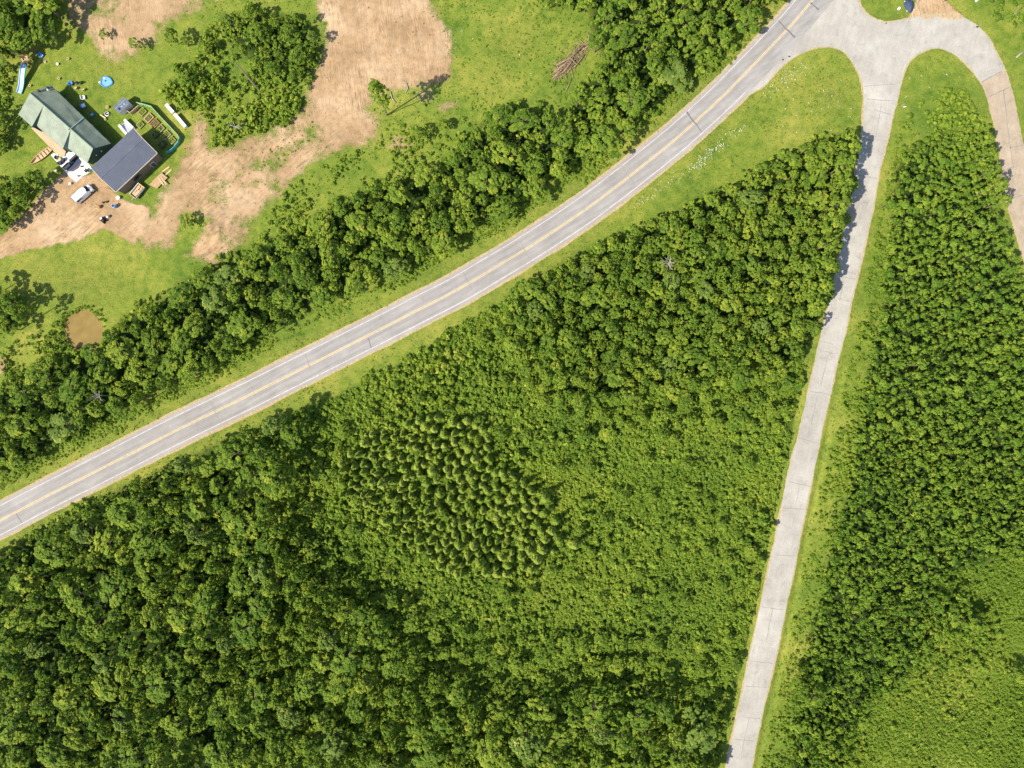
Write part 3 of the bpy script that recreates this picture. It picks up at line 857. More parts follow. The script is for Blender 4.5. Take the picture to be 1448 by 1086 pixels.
wall_panel("door", iB0, iB1, 0.5, 0.95, 2.0, 1.2, M['rust'], house)
i1, i2 = inset(C1), inset(eS)
for f in (0.40, 0.62):
    c_ = i1 + (i2 - i1) * f
    MB().lathe((c_.x + 0.25, c_.y - 0.25, 2.6), [(0.10, 0), (0.2, 0.1), (0.12, 0.25)], 8).build("wall_lamp", M['offwhite'], house)
# porch deck below the front eave
pk = [HL(44, 181, 0.4), HL(53, 179, 0.4), HL(93, 214, 0.4), HL(91, 221, 0.4), HL(84, 222, 0.4)]
def plank_mat(name, c, ang, pitch=0.14):
    t = NT(name)
    mp = t.n("ShaderNodeMapping"); mp.inputs["Rotation"].default_value = (0, 0, ang)
    t.l(t.coords(), mp.inputs["Vector"])
    w = t.n("ShaderNodeTexWave", wave_type='BANDS', bands_direction='X', wave_profile='SAW'); w.inputs["Scale"].default_value = 0.5 / pitch / 3.14
    t.l(mp.outputs[0], w.inputs["Vector"])
    gap = t.ramp(w.outputs["Fac"], [(0.0, 0.4), (0.10, 1.0)])
    n = t.noise(1.0, 4, vec=mp.outputs[0], stretch=(5, 0.5, 1))
    t.col(t.mix(1.0, t.ramp(n, [(0.3, tuple(x * 0.72 for x in c)), (0.7, c)]), gap, 'MULTIPLY'))
    return t.m
deck_m = plank_mat("deck_plank", (0.56, 0.38, 0.24), math.radians(-45))
MB().prism([(p.x, p.y) for p in pk], 0.05, 0.4).build("porch_deck", deck_m, house)

# garage with slate shingles
gb = P(186, 240)
gar = empty("garage", gb, 0, "garage with a dark slate grey shingle roof and tan bargeboards", "garage")
def GLc(px, py, z):
    return P(px, py, z) - gb
zE, zR = 3.9, 5.0
c1, c2, c3, c4 = GLc(128.5, 237, zE), GLc(188.7, 181.3, zE), GLc(222.0, 216.5, zE), GLc(163.7, 271.3, zE)
r1 = (c1 + c4) / 2; r2_ = (c2 + c3) / 2
r1.z = r2_.z = zR
rb = MB(); rb.slab([r1, r2_, c2, c1], 0.18); rb.slab([r1, c4, c3, r2_], 0.18)
roof = rb.build("roof", M['shingle'], gar)
MB().tube([r1 + Vector((0, 0, 0.03)), r2_ + Vector((0, 0, 0.03))], 0.07, 5).build("ridge_cap", M['shedroof'], roof)
fb = MB()
for a_, b_ in ((c4, c3), (c1, r1), (r1, c4), (c2, r2_), (r2_, c3)):
    d = (b_ - a_).normalized(); n_ = Vector((d.y, -d.x, 0)).normalized()
    if (a_ - (r1 + r2_) / 2).dot(n_) < 0: n_ = -n_
    o_ = n_ * 0.10
    fb.add([a_ + o_, b_ + o_, b_ + o_ - Vector((0, 0, 0.28)), a_ + o_ - Vector((0, 0, 0.28)), a_ + n_ * 0.005, b_ + n_ * 0.005], [(0, 1, 2, 3), (4, 5, 1, 0)])
fb.build("bargeboard", plain('tan_board', (0.55, 0.45, 0.36)), roof)
cg = (c1 + c2 + c3 + c4) / 4
def ins2(p, k=0.055): return Vector((p.x + (cg.x - p.x) * k, p.y + (cg.y - p.y) * k, 0))
w1, w2_, w3, w4 = (ins2(p) for p in (c1, c2, c3, c4))
wm = MB()
lo = Vector((0, 0, -0.1)); hi = Vector((0, 0, zE - 0.15)); pk_ = Vector((0, 0, zR - 0.25))
wm.add([w4 + lo, w3 + lo, w3 + hi, w4 + hi], [(0, 1, 2, 3)]); wm.add([w1 + lo, w2_ + lo, w2_ + hi, w1 + hi], [(0, 1, 2, 3)])
for a_, b_ in ((w1, w4), (w2_, w3)):
    m_ = (a_ + b_) / 2
    wm.add([a_ + lo, b_ + lo, b_ + hi, m_ + pk_, a_ + hi], [(0, 1, 2, 3, 4)])
wm.build("wall", M['sidingbrown'], gar)
def gpanel(name, a, b, f, w, h, z, mat, fm):
    d = (b - a).normalized(); n_ = Vector((d.y, -d.x, 0))
    c_ = a + (b - a) * f
    if (c_ - cg).dot(n_) < 0: n_ = -n_
    rz = math.atan2(d.y, d.x)
    fr = MB().box((c_.x + n_.x * 0.05, c_.y + n_.y * 0.05, z), (w + 0.2, 0.1, h + 0.2), rz).build(name, fm, gar)
    MB().box((c_.x + n_.x * 0.085, c_.y + n_.y * 0.085, z), (w, 0.06, h), rz).build("panel", mat, fr)
gpanel("window", w4, w3, 0.42, 2.2, 1.1, 1.9, M['glass'], M['sidingdark'])
gpanel("door", w4, w3, 0.80, 1.0, 2.0, 1.05, M['sidingdark'], M['offwhite'])
gpanel("garage_door", w1, w4, 0.30, 2.6, 2.3, 1.2, M['offwhite'], M['sidingdark'])
gpanel("garage_door", w1, w4, 0.72, 2.6, 2.3, 1.2, M['offwhite'], M['sidingdark'])

# white railed steps at the garage's back corner
def quadthing(name, pts, z, label, cat):
    c_ = sum((P(x, y) for x, y in pts), Vector()) / len(pts)
    return empty(name, c_, 0, label, cat), [P(x, y, z) - c_ for x, y in pts]
st, q = quadthing("entry_steps", [(168, 177), (176, 169.3), (188.2, 181.0), (179, 189.6)], 0.9, "white railed steps with grey treads behind the slate garage", "steps")
def lerp(a, b, f): return a + (b - a) * f
for k in range(5):
    f0, f1 = k / 5, (k + 1) / 5
    a_, b_, c_, d_ = lerp(q[0], q[3], f0), lerp(q[1], q[2], f0), lerp(q[1], q[2], f1), lerp(q[0], q[3], f1)
    MB().prism([(p.x, p.y) for p in (a_, b_, c_, d_)], 0.0, 0.18 + 0.17 * k).build("step", M['metal'], st)
for a_, b_ in ((q[0], q[3]), (q[1], q[2])):
    d = (b_ - a_).normalized(); n_ = Vector((d.y, -d.x, 0)) * 0.28
    MB().prism([(p.x, p.y) for p in (a_ - n_, a_ + n_, b_ + n_, b_ - n_)], 0.0, 1.05).build("side_rail", M['white'], st)

# small shed with blue-grey roof
sp = [(159.5, 151.2), (175, 136.6), (184.4, 146), (169, 160.5)]
sb = sum((P(x, y) for x, y in sp), Vector()) / 4
shed = empty("garden_shed", sb, 0, "small garden shed with a blue grey roof, beside the fenced beds", "shed")
k1, k2, k3, k4 = (P(x, y, 2.1) - sb for x, y in sp)
m1, m2 = (k1 + k4) / 2 + Vector((0, 0, 0.55)), (k2 + k3) / 2 + Vector((0, 0, 0.55))
rb = MB(); rb.slab([m1, m2, k2, k1], 0.1); rb.slab([m1, k4, k3, m2], 0.1)
rf = rb.build("roof", M['shedroof'], shed)
MB().tube([m1, m2], 0.06, 5).build("ridge_cap", M['metal'], rf)
sk = (lerp(m2, k3, 0.45) + lerp(m1, k4, 0.45)) / 2
d = lerp(m1, k4, 0.62); d2 = lerp(m2, k3, 0.62)
for f in (0.22, 0.45, 0.68):
    v = lerp(d, d2, f); v2 = lerp(lerp(m1, k4, 0.25), lerp(m2, k3, 0.25), f)
    u_ = (d2 - d).normalized() * 0.22
    MB().slab([p + Vector((0, 0, 0.05)) for p in (v - u_, v + u_, v2 + u_, v2 - u_)], 0.04).build("skylight", M['glass'] if f < 0.3 else plain('skylight_grey', (0.26, 0.30, 0.38), 0.3), rf)
wr = [Vector((p.x * 0.92, p.y * 0.92, 0)) for p in (k1, k2, k3, k4)]
wm = MB(); wm.prism([(p.x, p.y) for p in wr], -0.05, 2.0)
for a_, b_, m_ in ((wr[0], wr[3], m1), (wr[1], wr[2], m2)):
    mm = (a_ + b_) / 2
    wm.add([a_ + Vector((0, 0, 2)), b_ + Vector((0, 0, 2)), mm + Vector((0, 0, 2.5))], [(0, 1, 2)])
wm.build("wall", M['offwhite'], shed)
cdoor = (wr[0] + wr[3]) / 2
dd = (wr[3] - wr[0]).normalized()
MB().box((cdoor.x * 1.02, cdoor.y * 1.02, 0.95), (0.9, 0.08, 1.8), math.atan2(dd.y, dd.x)).build("door", M['darkgrey'], shed)

# white slab in front of the cabin
pp = [(72.5, 219.5), (76, 217), (90, 220.5), (100, 213.5), (107, 215), (125, 231), (130, 238), (127, 244), (118, 248.5), (108.5, 257.5), (100, 251)]
t = NT("white_concrete")
t.col(t.ramp(t.noise(0.8, 5, rough=0.7), [(0.3, (0.70, 0.68, 0.63)), (0.6, (0.80, 0.79, 0.75))]))
tag(MB().prism([(P(x, y).x, P(x, y).y) for x, y in pp], -0.05, 0.12).build("patio_pavement", t.m), kind="structure")

# patio furniture
v = P(103, 231.5); v.z = 0.125
rg = [(89.5, 235), (108, 218.5), (116, 229), (112, 237), (105, 242), (98, 243)]
rug = empty("patio_rug", v, 0, "dark rug with a mauve rounded end on the white slab", "rug")
MB().prism([((P(x, y) - v).x, (P(x, y) - v).y) for x, y in [(91, 235.5), (108, 219.5), (116, 229.5), (112, 238), (104, 243), (97, 243)]], 0.0, 0.03).build("trim", M['rugtrim'], rug)  # flat mauve patch showing past one end of the dark mat
MB().prism([((P(x, y) - v).x, (P(x, y) - v).y) for x, y in [(90.8, 235.6), (108.2, 219.2), (116.2, 229.2), (103, 240), (97, 242)]], 0.0305, 0.06).build("mat", M['navy'], rug)
def chair(name, px, py, rz, label, mat, cushion, group=None, w=0.7, z=0.125):
    v = P(px, py); v.z = z
    o = empty(name, v, rz, label, "chair", group)
    MB().box((0, 0, 0.42), (w, w, 0.10), bev=0.08).build("seat", cushion, o)
    MB().box((-w * 0.46, 0, 0.68), (0.10, w, 0.55), bev=0.03).build("backrest", mat, o)
    for s in (-1, 1): MB().box((0, s * w * 0.48, 0.58), (w, 0.09, 0.08), bev=0.02).build("armrest", mat, o)
    for sx in (-1, 1):
        for sy in (-1, 1): MB().box((sx * w * 0.4, sy * w * 0.42, 0.2), (0.07, 0.07, 0.38)).build("leg", mat, o)
    return o
def bench(px, py, rz, L, label, z=0.186):
    v = P(px, py); v.z = z
    o = empty("patio_sofa", v, rz, label, "sofa")
    MB().box((0, 0, 0.36), (L, 0.8, 0.24), bev=0.08).build("seat", M['navy'], o)
    MB().box((0, 0.40, 0.62), (L, 0.16, 0.55), bev=0.04).build("backrest", M['black'], o)
    for s in (-1, 1): MB().box((s * L * 0.48, 0, 0.48), (0.16, 0.8, 0.32), bev=0.04).build("armrest", M['black'], o)
    for k in (-1, 0, 1): MB().box((k * L * 0.3, 0.05, 0.52), (L * 0.28, 0.62, 0.10), bev=0.08).build("cushion", M['darkgrey'], o)
    for sx in (-1, 1):
        for sy in (-1, 1): MB().box((sx * L * 0.45, sy * 0.33, 0.12), (0.08, 0.08, 0.24)).build("leg", M['black'], o)
A45 = math.radians(43)
bench(106, 224.5, A45 + math.pi, 2.3, "long black sofa on the dark rug, nearest the green eave")
bench(97, 236.5, A45, 1.9, "black sofa at the outer corner of the dark rug")
v = P(103, 230.5); v.z = 0.186
tb = empty("coffee_table", v, A45, "low grey coffee table between the two black sofas", "table")
MB().box((0, 0, 0.36), (1.2, 0.6, 0.06), bev=0.05).build("tabletop", M['glass'], tb)
for sx in (-1, 1):
    for sy in (-1, 1): MB().box((sx * 0.52, sy * 0.24, 0.165), (0.06, 0.06, 0.33)).build("leg", M['black'], tb)
for px, py, rz, s in ((82.5, 223.8, 0.4, "nearest the porch"), (90, 227, 2.6, "nearest the dark rug"), (86.3, 231, 1.6, "at the slab's grassy edge")):
    v = P(px, py); v.z = 0.125
    o = empty("tub_chair", v, rz, "round plum wicker tub chair " + s, "chair", "wicker tub chairs on the white slab")
    MB().lathe((0, 0, 0), [(0.40, 0.02), (0.46, 0.30), (0.50, 0.42)], 16).build("seat", M['wicker'], o)
    bk = MB()
    ring = [(math.cos(a) * r, math.sin(a) * r) for r, sgn in ((0.56, 1), (0.46, -1)) for a in np.linspace(1.2, 5.08, 12)[::sgn]]
    bk.prism(ring, 0.1, 0.78); bk.build("backrest", M['wicker'], o)
    MB().lathe((0, 0, 0.42), [(0.38, 0), (0.40, 0.06), (0.34, 0.1)], 14).build("cushion", M['wicker'], o)
v = P(85.6, 226); v.z = 0.125
o = empty("side_table", v, 0, "small lime topped table between the wicker tub chairs", "table")
MB().lathe((0, 0, 0.40), [(0.42, 0), (0.44, 0.03), (0.42, 0.05)], 16).build("tabletop", M['lime'], o)
for k in range(3): MB().box((0.24 * math.cos(k * 2.1), 0.24 * math.sin(k * 2.1), 0.2), (0.05, 0.05, 0.4)).build("leg", M['black'], o)
chair("garden_chair", 123.5, 242, 2.5, "dark mesh garden chair at the slab corner by the slate garage", M['darkgrey'], M['wicker'], w=0.85)
for px, py, s in ((116.5, 236, "between rug and garage"), (112, 249.5, "near the slab's outer point")):
    v = P(px, py); v.z = 0.125
    o = empty("planter", v, 0, "small dark planter pot on the white slab, " + s, "planter", "planter pots on the white slab")
    MB().lathe((0, 0, 0), [(0.16, 0), (0.24, 0.32), (0.26, 0.36)], 12).build("pot", M['darkgrey'], o)
    q_, tn_ = tufts(np.array([[0, 0, 0.5]]), np.array([[0, 0, 1.0]]), 0.22, 18, 0.2, np.array([0.3]))
    link("plant", leaf_mesh("plant", q_, tn_, M['shrub']), o)

# ------------------------------------------------------------------ white van
vb = P(121.0, 275.5)
fw = P(133.5, 264.8) - P(109.0, 286.5)
van = empty("passenger_van", vb, math.atan2(fw.y, fw.x), "white passenger van parked on the dirt drive", "van")
L2, W2 = 2.75, 1.02
prof = [(-L2, 0.45), (-L2 + 0.02, 1.1), (-L2 + 0.18, 2.0), (-L2 + 0.45, 2.12), (0.9, 2.12), (1.25, 2.02), (2.0, 1.32), (2.55, 1.10), (L2, 0.85), (L2, 0.45), (2.2, 0.32), (-2.2, 0.32)]
mb = MB(); n = len(prof)
def halfw(x, z):
    w = W2
    if z > 1.2: w -= (z - 1.2) * 0.16
    if x > 2.0: w -= (x - 2.0) * 0.18
    return w
vs = [(x, -halfw(x, z), z) for x, z in prof] + [(x, halfw(x, z), z) for x, z in prof]
mb.add(vs, [tuple(range(n))[::-1], tuple(range(n, 2 * n))] + [(i, (i + 1) % n, n + (i + 1) % n, n + i) for i in range(n)])
bo = mb.build("body", M['white'], van)
bv = bo.modifiers.new("edge", 'BEVEL'); bv.width = 0.10; bv.segments = 3; bv.limit_method = 'ANGLE'; bv.angle_limit = 0.4
ws = MB(); ws.slab([(1.30, -0.78, 2.03), (1.98, -0.84, 1.375), (1.98, 0.84, 1.375), (1.30, 0.78, 2.03)], 0.02)
ws.build("windscreen", M['glass'], van)
for s in (-1, 1):
    for x0, x1 in ((0.55, 1.35), (-0.45, 0.45), (-1.45, -0.55), (-2.35, -1.55)):
        y0, y1 = s * (halfw(0, 1.35) + 0.012), s * (halfw(0, 1.9) + 0.012)
        w_ = MB(); w_.add([(x0, y0, 1.33), (x1 + (0.35 if x1 > 1 else 0), y0, 1.33), (x1, y1, 1.88), (x0, y1, 1.88), (x0, y0 - s * 0.03, 1.33), (x1 + (0.35 if x1 > 1 else 0), y0 - s * 0.03, 1.33), (x1, y1 - s * 0.03, 1.88), (x0, y1 - s * 0.03, 1.88)],
                         [(0, 1, 2, 3), (4, 5, 6, 7), (0, 1, 5, 4), (1, 2, 6, 5), (2, 3, 7, 6), (3, 0, 4, 7)])
        w_.build("window", M['glass'], van)
    MB().box((1.75, s * 1.18, 1.35), (0.14, 0.26, 0.22), bev=0.03).build("wing_mirror", M['darkgrey'], van)
    MB().box((2.70, s * 0.62, 0.82), (0.12, 0.36, 0.18), bev=0.03).build("headlight", M['glass'], van)
    MB().box((-2.76, s * 0.84, 1.15), (0.06, 0.18, 0.55)).build("tail_light", plain('red_lens', (0.45, 0.03, 0.03)), van)
    for x in (-1.75, 1.75):
        wh = empty("wheel", (x, s * 0.90, 0.36)); wh.parent = van
        m_ = MB(); m_.lathe((0, 0, -0.13), [(0.22, 0), (0.34, 0.02), (0.36, 0.13), (0.34, 0.24), (0.22, 0.26)], 18)
        ty = m_.build("tyre", M['black'], wh); ty.rotation_euler = (math.pi / 2, 0, 0)
        m_ = MB(); m_.lathe((0, 0, -0.135), [(0.05, 0), (0.21, 0.01), (0.21, 0.26), (0.05, 0.27)], 14)
        ri = m_.build("rim", M['metal'], wh); ri.rotation_euler = (math.pi / 2, 0, 0)
MB().box((2.78, 0, 0.50), (0.14, 1.7, 0.22), bev=0.04).build("bumper", M['darkgrey'], van)
MB().box((-2.78, 0, 0.50), (0.14, 1.8, 0.22), bev=0.04).build("bumper", M['darkgrey'], van)
MB().box((-2.73, 0, 1.62), (0.05, 1.5, 0.5)).build("rear_window", M['glass'], van)
MB().box((1.0, 0, 2.135), (0.9, 0.9, 0.03)).build("roof_hatch", M['offwhite'], van)

# ------------------------------------------------------------------ yard things
def line_thing(name, a, b, label, cat, group=None, z=0.0):
    pa, pb = P(*a), P(*b)
    c_ = (pa + pb) / 2; d = pb - pa
    c_.z = z
    return empty(name, c_, math.atan2(d.y, d.x), label, cat, group), d.length

# blue slide with its wooden tower under the corner trees
o, L = line_thing("play_slide", (27.8, 132), (42.5, 96), "long pale blue slide running down from a wooden tower", "slide")
n = 9
ch = MB(); w = 0.62
for i in range(n - 1):
    x0, x1 = -L / 2 + L * i / (n - 1), -L / 2 + L * (i + 1) / (n - 1)
    h = lambda x: 0.18 + 1.75 * fade(np.clip((x + L / 2 - 0.6) / (L - 0.9), 0, 1))
    ch.add([(x0, -w, h(x0)), (x1, -w, h(x1)), (x1, w, h(x1)), (x0, w, h(x0)), (x0, -w, h(x0) - .06), (x1, -w, h(x1) - .06), (x1, w, h(x1) - .06), (x0, w, h(x0) - .06)], [(0, 1, 2, 3), (7, 6, 5, 4), (0, 4, 5, 1), (3, 2, 6, 7)])
ch.build("chute", M['slideblue'], o)
for s, m_ in ((1, 'slideblue'), (-1, 'teal')):
    MB().tube([(-L / 2 + L * i / 8, s * (w + 0.05), 0.30 + 1.75 * float(fade(np.clip((L * i / 8 - 0.6) / (L - 0.9), 0, 1)))) for i in range(9)], 0.13, 8).build("side_rail", M[m_], o)
for i in range(4):
    x = -L / 2 + 1.0 + i * (L - 2.0) / 4
    z_ = 0.19 + 1.75 * float(fade(np.clip((x + L / 2 - 0.6) / (L - 0.9), 0, 1)))
    MB().box((x, -0.05 + 0.1 * (i % 2), z_ + 0.03), (0.34, 0.42 - 0.1 * (i % 2), 0.03)).build("decal", plain('faded_print', (0.24, 0.38, 0.64)), o)
v = P(42.6, 89)
o = empty("play_tower", v, 0.35, "brown wooden play tower in the shade above the blue slide", "tower")
MB().box((0, 0, 1.85), (1.7, 1.5, 0.12)).build("platform", M['wood'], o)
for sx in (-1, 1):
    for sy in (-1, 1): MB().box((sx * 0.78, sy * 0.68, 1.4), (0.12, 0.12, 2.8)).build("post", M['wood'], o)
MB().box((0, 0.70, 2.35), (1.5, 0.06, 0.5)).build("rail", M['rust'], o)
MB().lathe((-0.9, -0.9, 0), [(0.3, 0), (0.4, 0.4), (0.1, 0.7)], 10).build("seat", M['rust'], o)

# kiddie pool (shell shape)
v = P(151.3, 116.3)
o = empty("kiddie_pool", v, 0, "blue shell shaped paddling pool on the lawn", "paddling pool")
def shell(r, k=0.0):
    return [((1 + 0.07 * math.cos(5 * a + 1.0)) * r * math.cos(a) * 1.12, (1 + 0.10 * math.cos(3 * a + 0.5)) * r * math.sin(a)) for a in np.linspace(0, 2 * math.pi, 40, endpoint=False)]
mb = MB(); ro, ri = shell(1.38), shell(1.2)
nn = len(ro)
vs = [(x, y, 0) for x, y in ro] + [(x, y, 0.34) for x, y in ro] + [(x, y, 0.34) for x, y in ri] + [(x, y, 0.05) for x, y in ri]
mb.add(vs, [(a * nn + i, a * nn + (i + 1) % nn, (a + 1) * nn + (i + 1) % nn, (a + 1) * nn + i) for a in range(3) for i in range(nn)] + [tuple(range(3 * nn, 4 * nn))])
mb.build("shell", M['blue'], o)
MB().prism(shell(1.19), 0.16, 0.20).build("water", M['lightblue'], o)
MB().box((-0.25, 0.3, 0.24), (0.5, 0.26, 0.08), 0.6, bev=0.05).build("toy", M['navy'], o)
for px, py in ((148, 111), (141.5, 117)):
    v = P(px, py)
    ob = MB().lathe((0, 0, 0), [(0.16, 0), (0.24, 0.25), (0.22, 0.3)], 10).build("toy_bucket", M['offwhite'])
    ob.location = v
    tag(ob, "pale toy bucket " + ("above" if py < 114 else "left of") + " the blue paddling pool", "bucket")

# wooden rowboat drawn up on the grass
o, L = line_thing("rowboat", (46.5, 232), (75, 209), "bare wooden rowboat with cross thwarts, lying on the grass", "boat")
mb = MB(); secs = 11
prev = None
for i in range(secs):
    f = i / (secs - 1); x = -L / 2 + L * f
    hw = 0.85 * math.sin(math.pi * min(1, 0.06 + f * 0.80)) ** 0.75 + 0.03
    zt = 0.5 + 0.25 * (1 - f) ** 2; 
    mb.v += [(x, -hw, zt), (x, -hw * 0.72, 0.05), (x, hw * 0.72, 0.05), (x, hw, zt), (x, hw - 0.09, zt), (x, (hw - 0.09) * 0.70, 0.12), (x, -(hw - 0.09) * 0.70, 0.12), (x, -hw + 0.09, zt)]
    if i: 
        b0 = (i - 1) * 8; b1 = i * 8
        mb.f += [(b0 + k, b1 + k, b1 + (k + 1) % 8, b0 + (k + 1) % 8) for k in range(8)]
mb.f += [tuple(range(8)), tuple(range((secs - 1) * 8, secs * 8))]
mb.build("hull", M['lumber'], o)
for f, w_ in ((0.3, 1.15), (0.45, 1.45), (0.60, 1.6), (0.75, 1.5), (0.88, 1.2)):
    MB().box((-L / 2 + L * f, 0, 0.46), (0.24, w_, 0.05)).build("thwart", M['wood'], o)
# pale stump on the grass
v = P(79, 240.5)
ob = MB().lathe((0, 0, 0), [(0.52, 0), (0.48, 0.28), (0.44, 0.34), (0.2, 0.36)], 12).build("tree_stump", M['straw']); ob.location = v
tag(ob, "pale sawn tree stump on the grass below the rowboat", "stump")
v = P(100.3, 260.5)
o = empty("bucket", v, 0, "white bucket standing alone on the drive behind the van", "bucket")
MB().lathe((0, 0, 0), [(0.24, 0), (0.32, 0.55), (0.30, 0.58)], 12).build("pail", M['white'], o)
MB().tube([(-0.3, 0, 0.55), (-0.2, 0.1, 0.72), (0.2, 0.1, 0.72), (0.3, 0, 0.55)], 0.02, 5).build("handle", M['metal'], o)

# open trailer with lumber
tp = [(186, 276), (198, 260), (209.2, 266), (194.5, 284)]
o, L = line_thing("box_trailer", (190.2, 280), (203.6, 263), "open wooden box trailer holding lumber beside the garage", "trailer")
L -= 0.2; Wd = 2.0
MB().box((0, 0, 0.62), (L, Wd, 0.1)).build("bed", M['wood'], o)
for s in (-1, 1): MB().box((0, s * (Wd / 2 + 0.0), 0.92), (L, 0.09, 0.5)).build("side_board", M['offwhite'] if s > 0 else M['metal'], o)
for s in (-1, 1): MB().box((s * (L / 2 - 0.05), 0, 0.90), (0.09, Wd - 0.12, 0.46)).build("end_board", M['straw'], o)
for s in (-1, 1):
    wh = MB(); wh.lathe((0, 0, -0.1), [(0.1, 0), (0.32, 0.02), (0.34, 0.1), (0.32, 0.18), (0.1, 0.2)], 14)
    w_ = wh.build("wheel", M['black'], o); w_.location = (0, s * (Wd / 2 + 0.18), 0.34); w_.rotation_euler = (math.pi / 2, 0, 0)
MB().tube([(-L / 2, 0, 0.5), (-L / 2 - 1.0, 0, 0.42)], 0.06, 6).build("drawbar", M['metal'], o)
for i, (x, y, l_, w_, z_) in enumerate(((-0.5, -0.25, 1.7, 0.7, 0.82), (0.75, 0.35, 1.2, 0.6, 0.84), (-0.1, 0.45, 1.6, 0.35, 0.8), (0.9, -0.4, 0.9, 0.4, 0.8))):
    pr = P(0, 0)
    c_ = Vector(o.location); a_ = o.rotation_euler.z
    ob = MB().box((0, 0, 0), (l_, w_, 0.24), bev=0.02).build("lumber_stack", M['lumber'])
    ob.location = (c_.x + x * math.cos(a_) - y * math.sin(a_), c_.y + x * math.sin(a_) + y * math.cos(a_), z_)
    ob.rotation_euler = (0, 0, a_ + (i - 1) * 0.06)
    tag(ob, "short stack of pale boards lying in the box trailer", "lumber", "lumber in the box trailer")

# wooden deck at the garage wall, with planks leaned out over the grass
o, q = quadthing("wooden_deck", [(211, 261), (228, 244), (237, 251), (222, 266.5)], 0.5, "tan plank deck against the long brown garage wall", "deck")
MB().prism([(p.x, p.y) for p in q], 0.35, 0.5).build("platform", plank_mat("deck_board", (0.42, 0.28, 0.15), math.radians(45)), o)
for p_ in q: MB().box((p_.x * 0.92, p_.y * 0.92, 0.17), (0.14, 0.14, 0.36)).build("post", M['wood'], o)
for k, (a, b) in enumerate((((226, 252), (233, 263)), ((229, 251), (237, 262)), ((232, 250), (243, 240)), ((230, 243), (240, 236)))):
    ob, L = line_thing("plank", a, b, ("loose tan plank lying from the deck towards the grass" if k < 2 else "loose tan plank along the garage wall above the deck"), "plank", "loose planks at the wooden deck", z=0.5 if k < 2 else 0.06)
    bd = MB().box((0, 0, 0.06), (L, 0.38, 0.10)).build("board", M['lumber'], ob)

# garden fence and raised beds
gc = P(222, 180)
o = empty("garden_fence", gc, 0, "pale green mesh fence curving round the raised garden beds", "fence")
def run(pts, mat, name):
    for a, b in zip(pts[:-1], pts[1:]):
        pa, pb = P(*a) - gc, P(*b) - gc
        d = pb - pa
        MB().box(((pa.x + pb.x) / 2, (pa.y + pb.y) / 2, 0.6), (d.length, 0.05, 1.1), math.atan2(d.y, d.x)).build("mesh_panel", mat, o)
        MB().tube([pa + Vector((0, 0, 1.17)), pb + Vector((0, 0, 1.17))], 0.09, 5).build("top_rail", mat, o)
        MB().box((pa.x, pa.y, 0.65), (0.14, 0.14, 1.3)).build("post", M['metal'], o)
run([(196.4, 147.4), (206, 149.5), (216.7, 152.7), (229, 166.5), (242.5, 180.5), (254.5, 193.5), (256, 197)], M['fencegreen'], "a")
run([(256, 197), (254.5, 203), (250, 208.5), (244, 214), (237.5, 217)], M['teal'], "b")
run([(182, 158), (187, 162), (193, 157), (199, 151.5)], M['wood'], "c")
beds = [((202.0, 159.0), 1.7, 1.35, 'lime', "nearest the small shed, with pale lush greens"),
        ((211.5, 167.5), 2.0, 1.5, 'wood', "second along from the shed, half bare and tan"),
        ((219.8, 175.4), 2.0, 1.5, 'rust', "third along from the shed, reddish brown boards"),
        ((227.6, 182.8), 1.7, 1.35, 'lime', "fourth along from the shed, light green crop"),
        ((235.8, 191.8), 2.0, 1.5, 'lime', "at the far end by the curve, larger"),
        ((243.6, 199.0), 1.5, 1.5, 'lime', "outermost, in the fence's curved corner"),
        ((199.3, 177.0), 1.5, 1.3, 'lime', "standing apart, nearest the white steps"),
        ((221.0, 191.0), 1.4, 1.1, 'darkgrey', "dark edged, in the garage's shade"),
        ((231.0, 205.0), 1.6, 1.2, 'darkgrey', "nearest the garage's corner, in shade")]
for (px, py), l_, w_, m_, s in beds:
    v = P(px, py)
    ob = empty("raised_bed", v, math.radians(46), "raised garden bed " + s, "garden bed", "raised beds inside the green fence")
    fr = MB()
    for sg in (-1, 1):
        fr.box((0, sg * w_ / 2, 0.22), (l_ + 0.14, 0.14, 0.44)); fr.box((sg * l_ / 2, 0, 0.215), (0.14, w_ - 0.15, 0.43))
    fr.build("frame", {'lime': plain('mossy_board', (0.30, 0.30, 0.11))}.get(m_, M[m_]), ob)
    MB().box((0, 0, 0.16), (l_ - 0.16, w_ - 0.16, 0.3)).build("soil", M['soil'], ob)
    k = 9
    ce = np.stack([rng.uniform(-l_ * 0.38, l_ * 0.38, k), rng.uniform(-w_ * 0.38, w_ * 0.38, k), np.full(k, 0.42)], 1)
    if m_ in ('wood', 'rust'): ce = ce[:5]
    q_, tn_ = tufts(ce, np.tile([[0, 0, 1.0]], (len(ce), 1)), 0.32, 20, 0.22, np.full(len(ce), 0.7))
    link("crop", leaf_mesh("crop", q_, tn_, M['shrub']), ob)

# two long white boxes on the grass
for a, b, s in (((237.5, 150), (247.5, 161), "shorter of two, nearer the shed"), ((249.8, 163.5), (264.5, 181), "longer of two, nearer the dirt")):
    o, L = line_thing("storage_box", a, b, "long narrow white storage box beyond the garden fence, " + s, "box", "white boxes beyond the garden")
    MB().box((0, 0, 0.5), (L, 0.72, 1.0), bev=0.04).build("body", M['white'], o)
    MB().box((0, 0, 1.05), (L + 0.1, 0.80, 0.1), bev=0.04).build("lid", M['white'], o)
    for s_ in (-1, 1): MB().box((s_ * L * 0.3, -0.41, 0.85), (0.16, 0.05, 0.1)).build("latch", M['metal'], o)

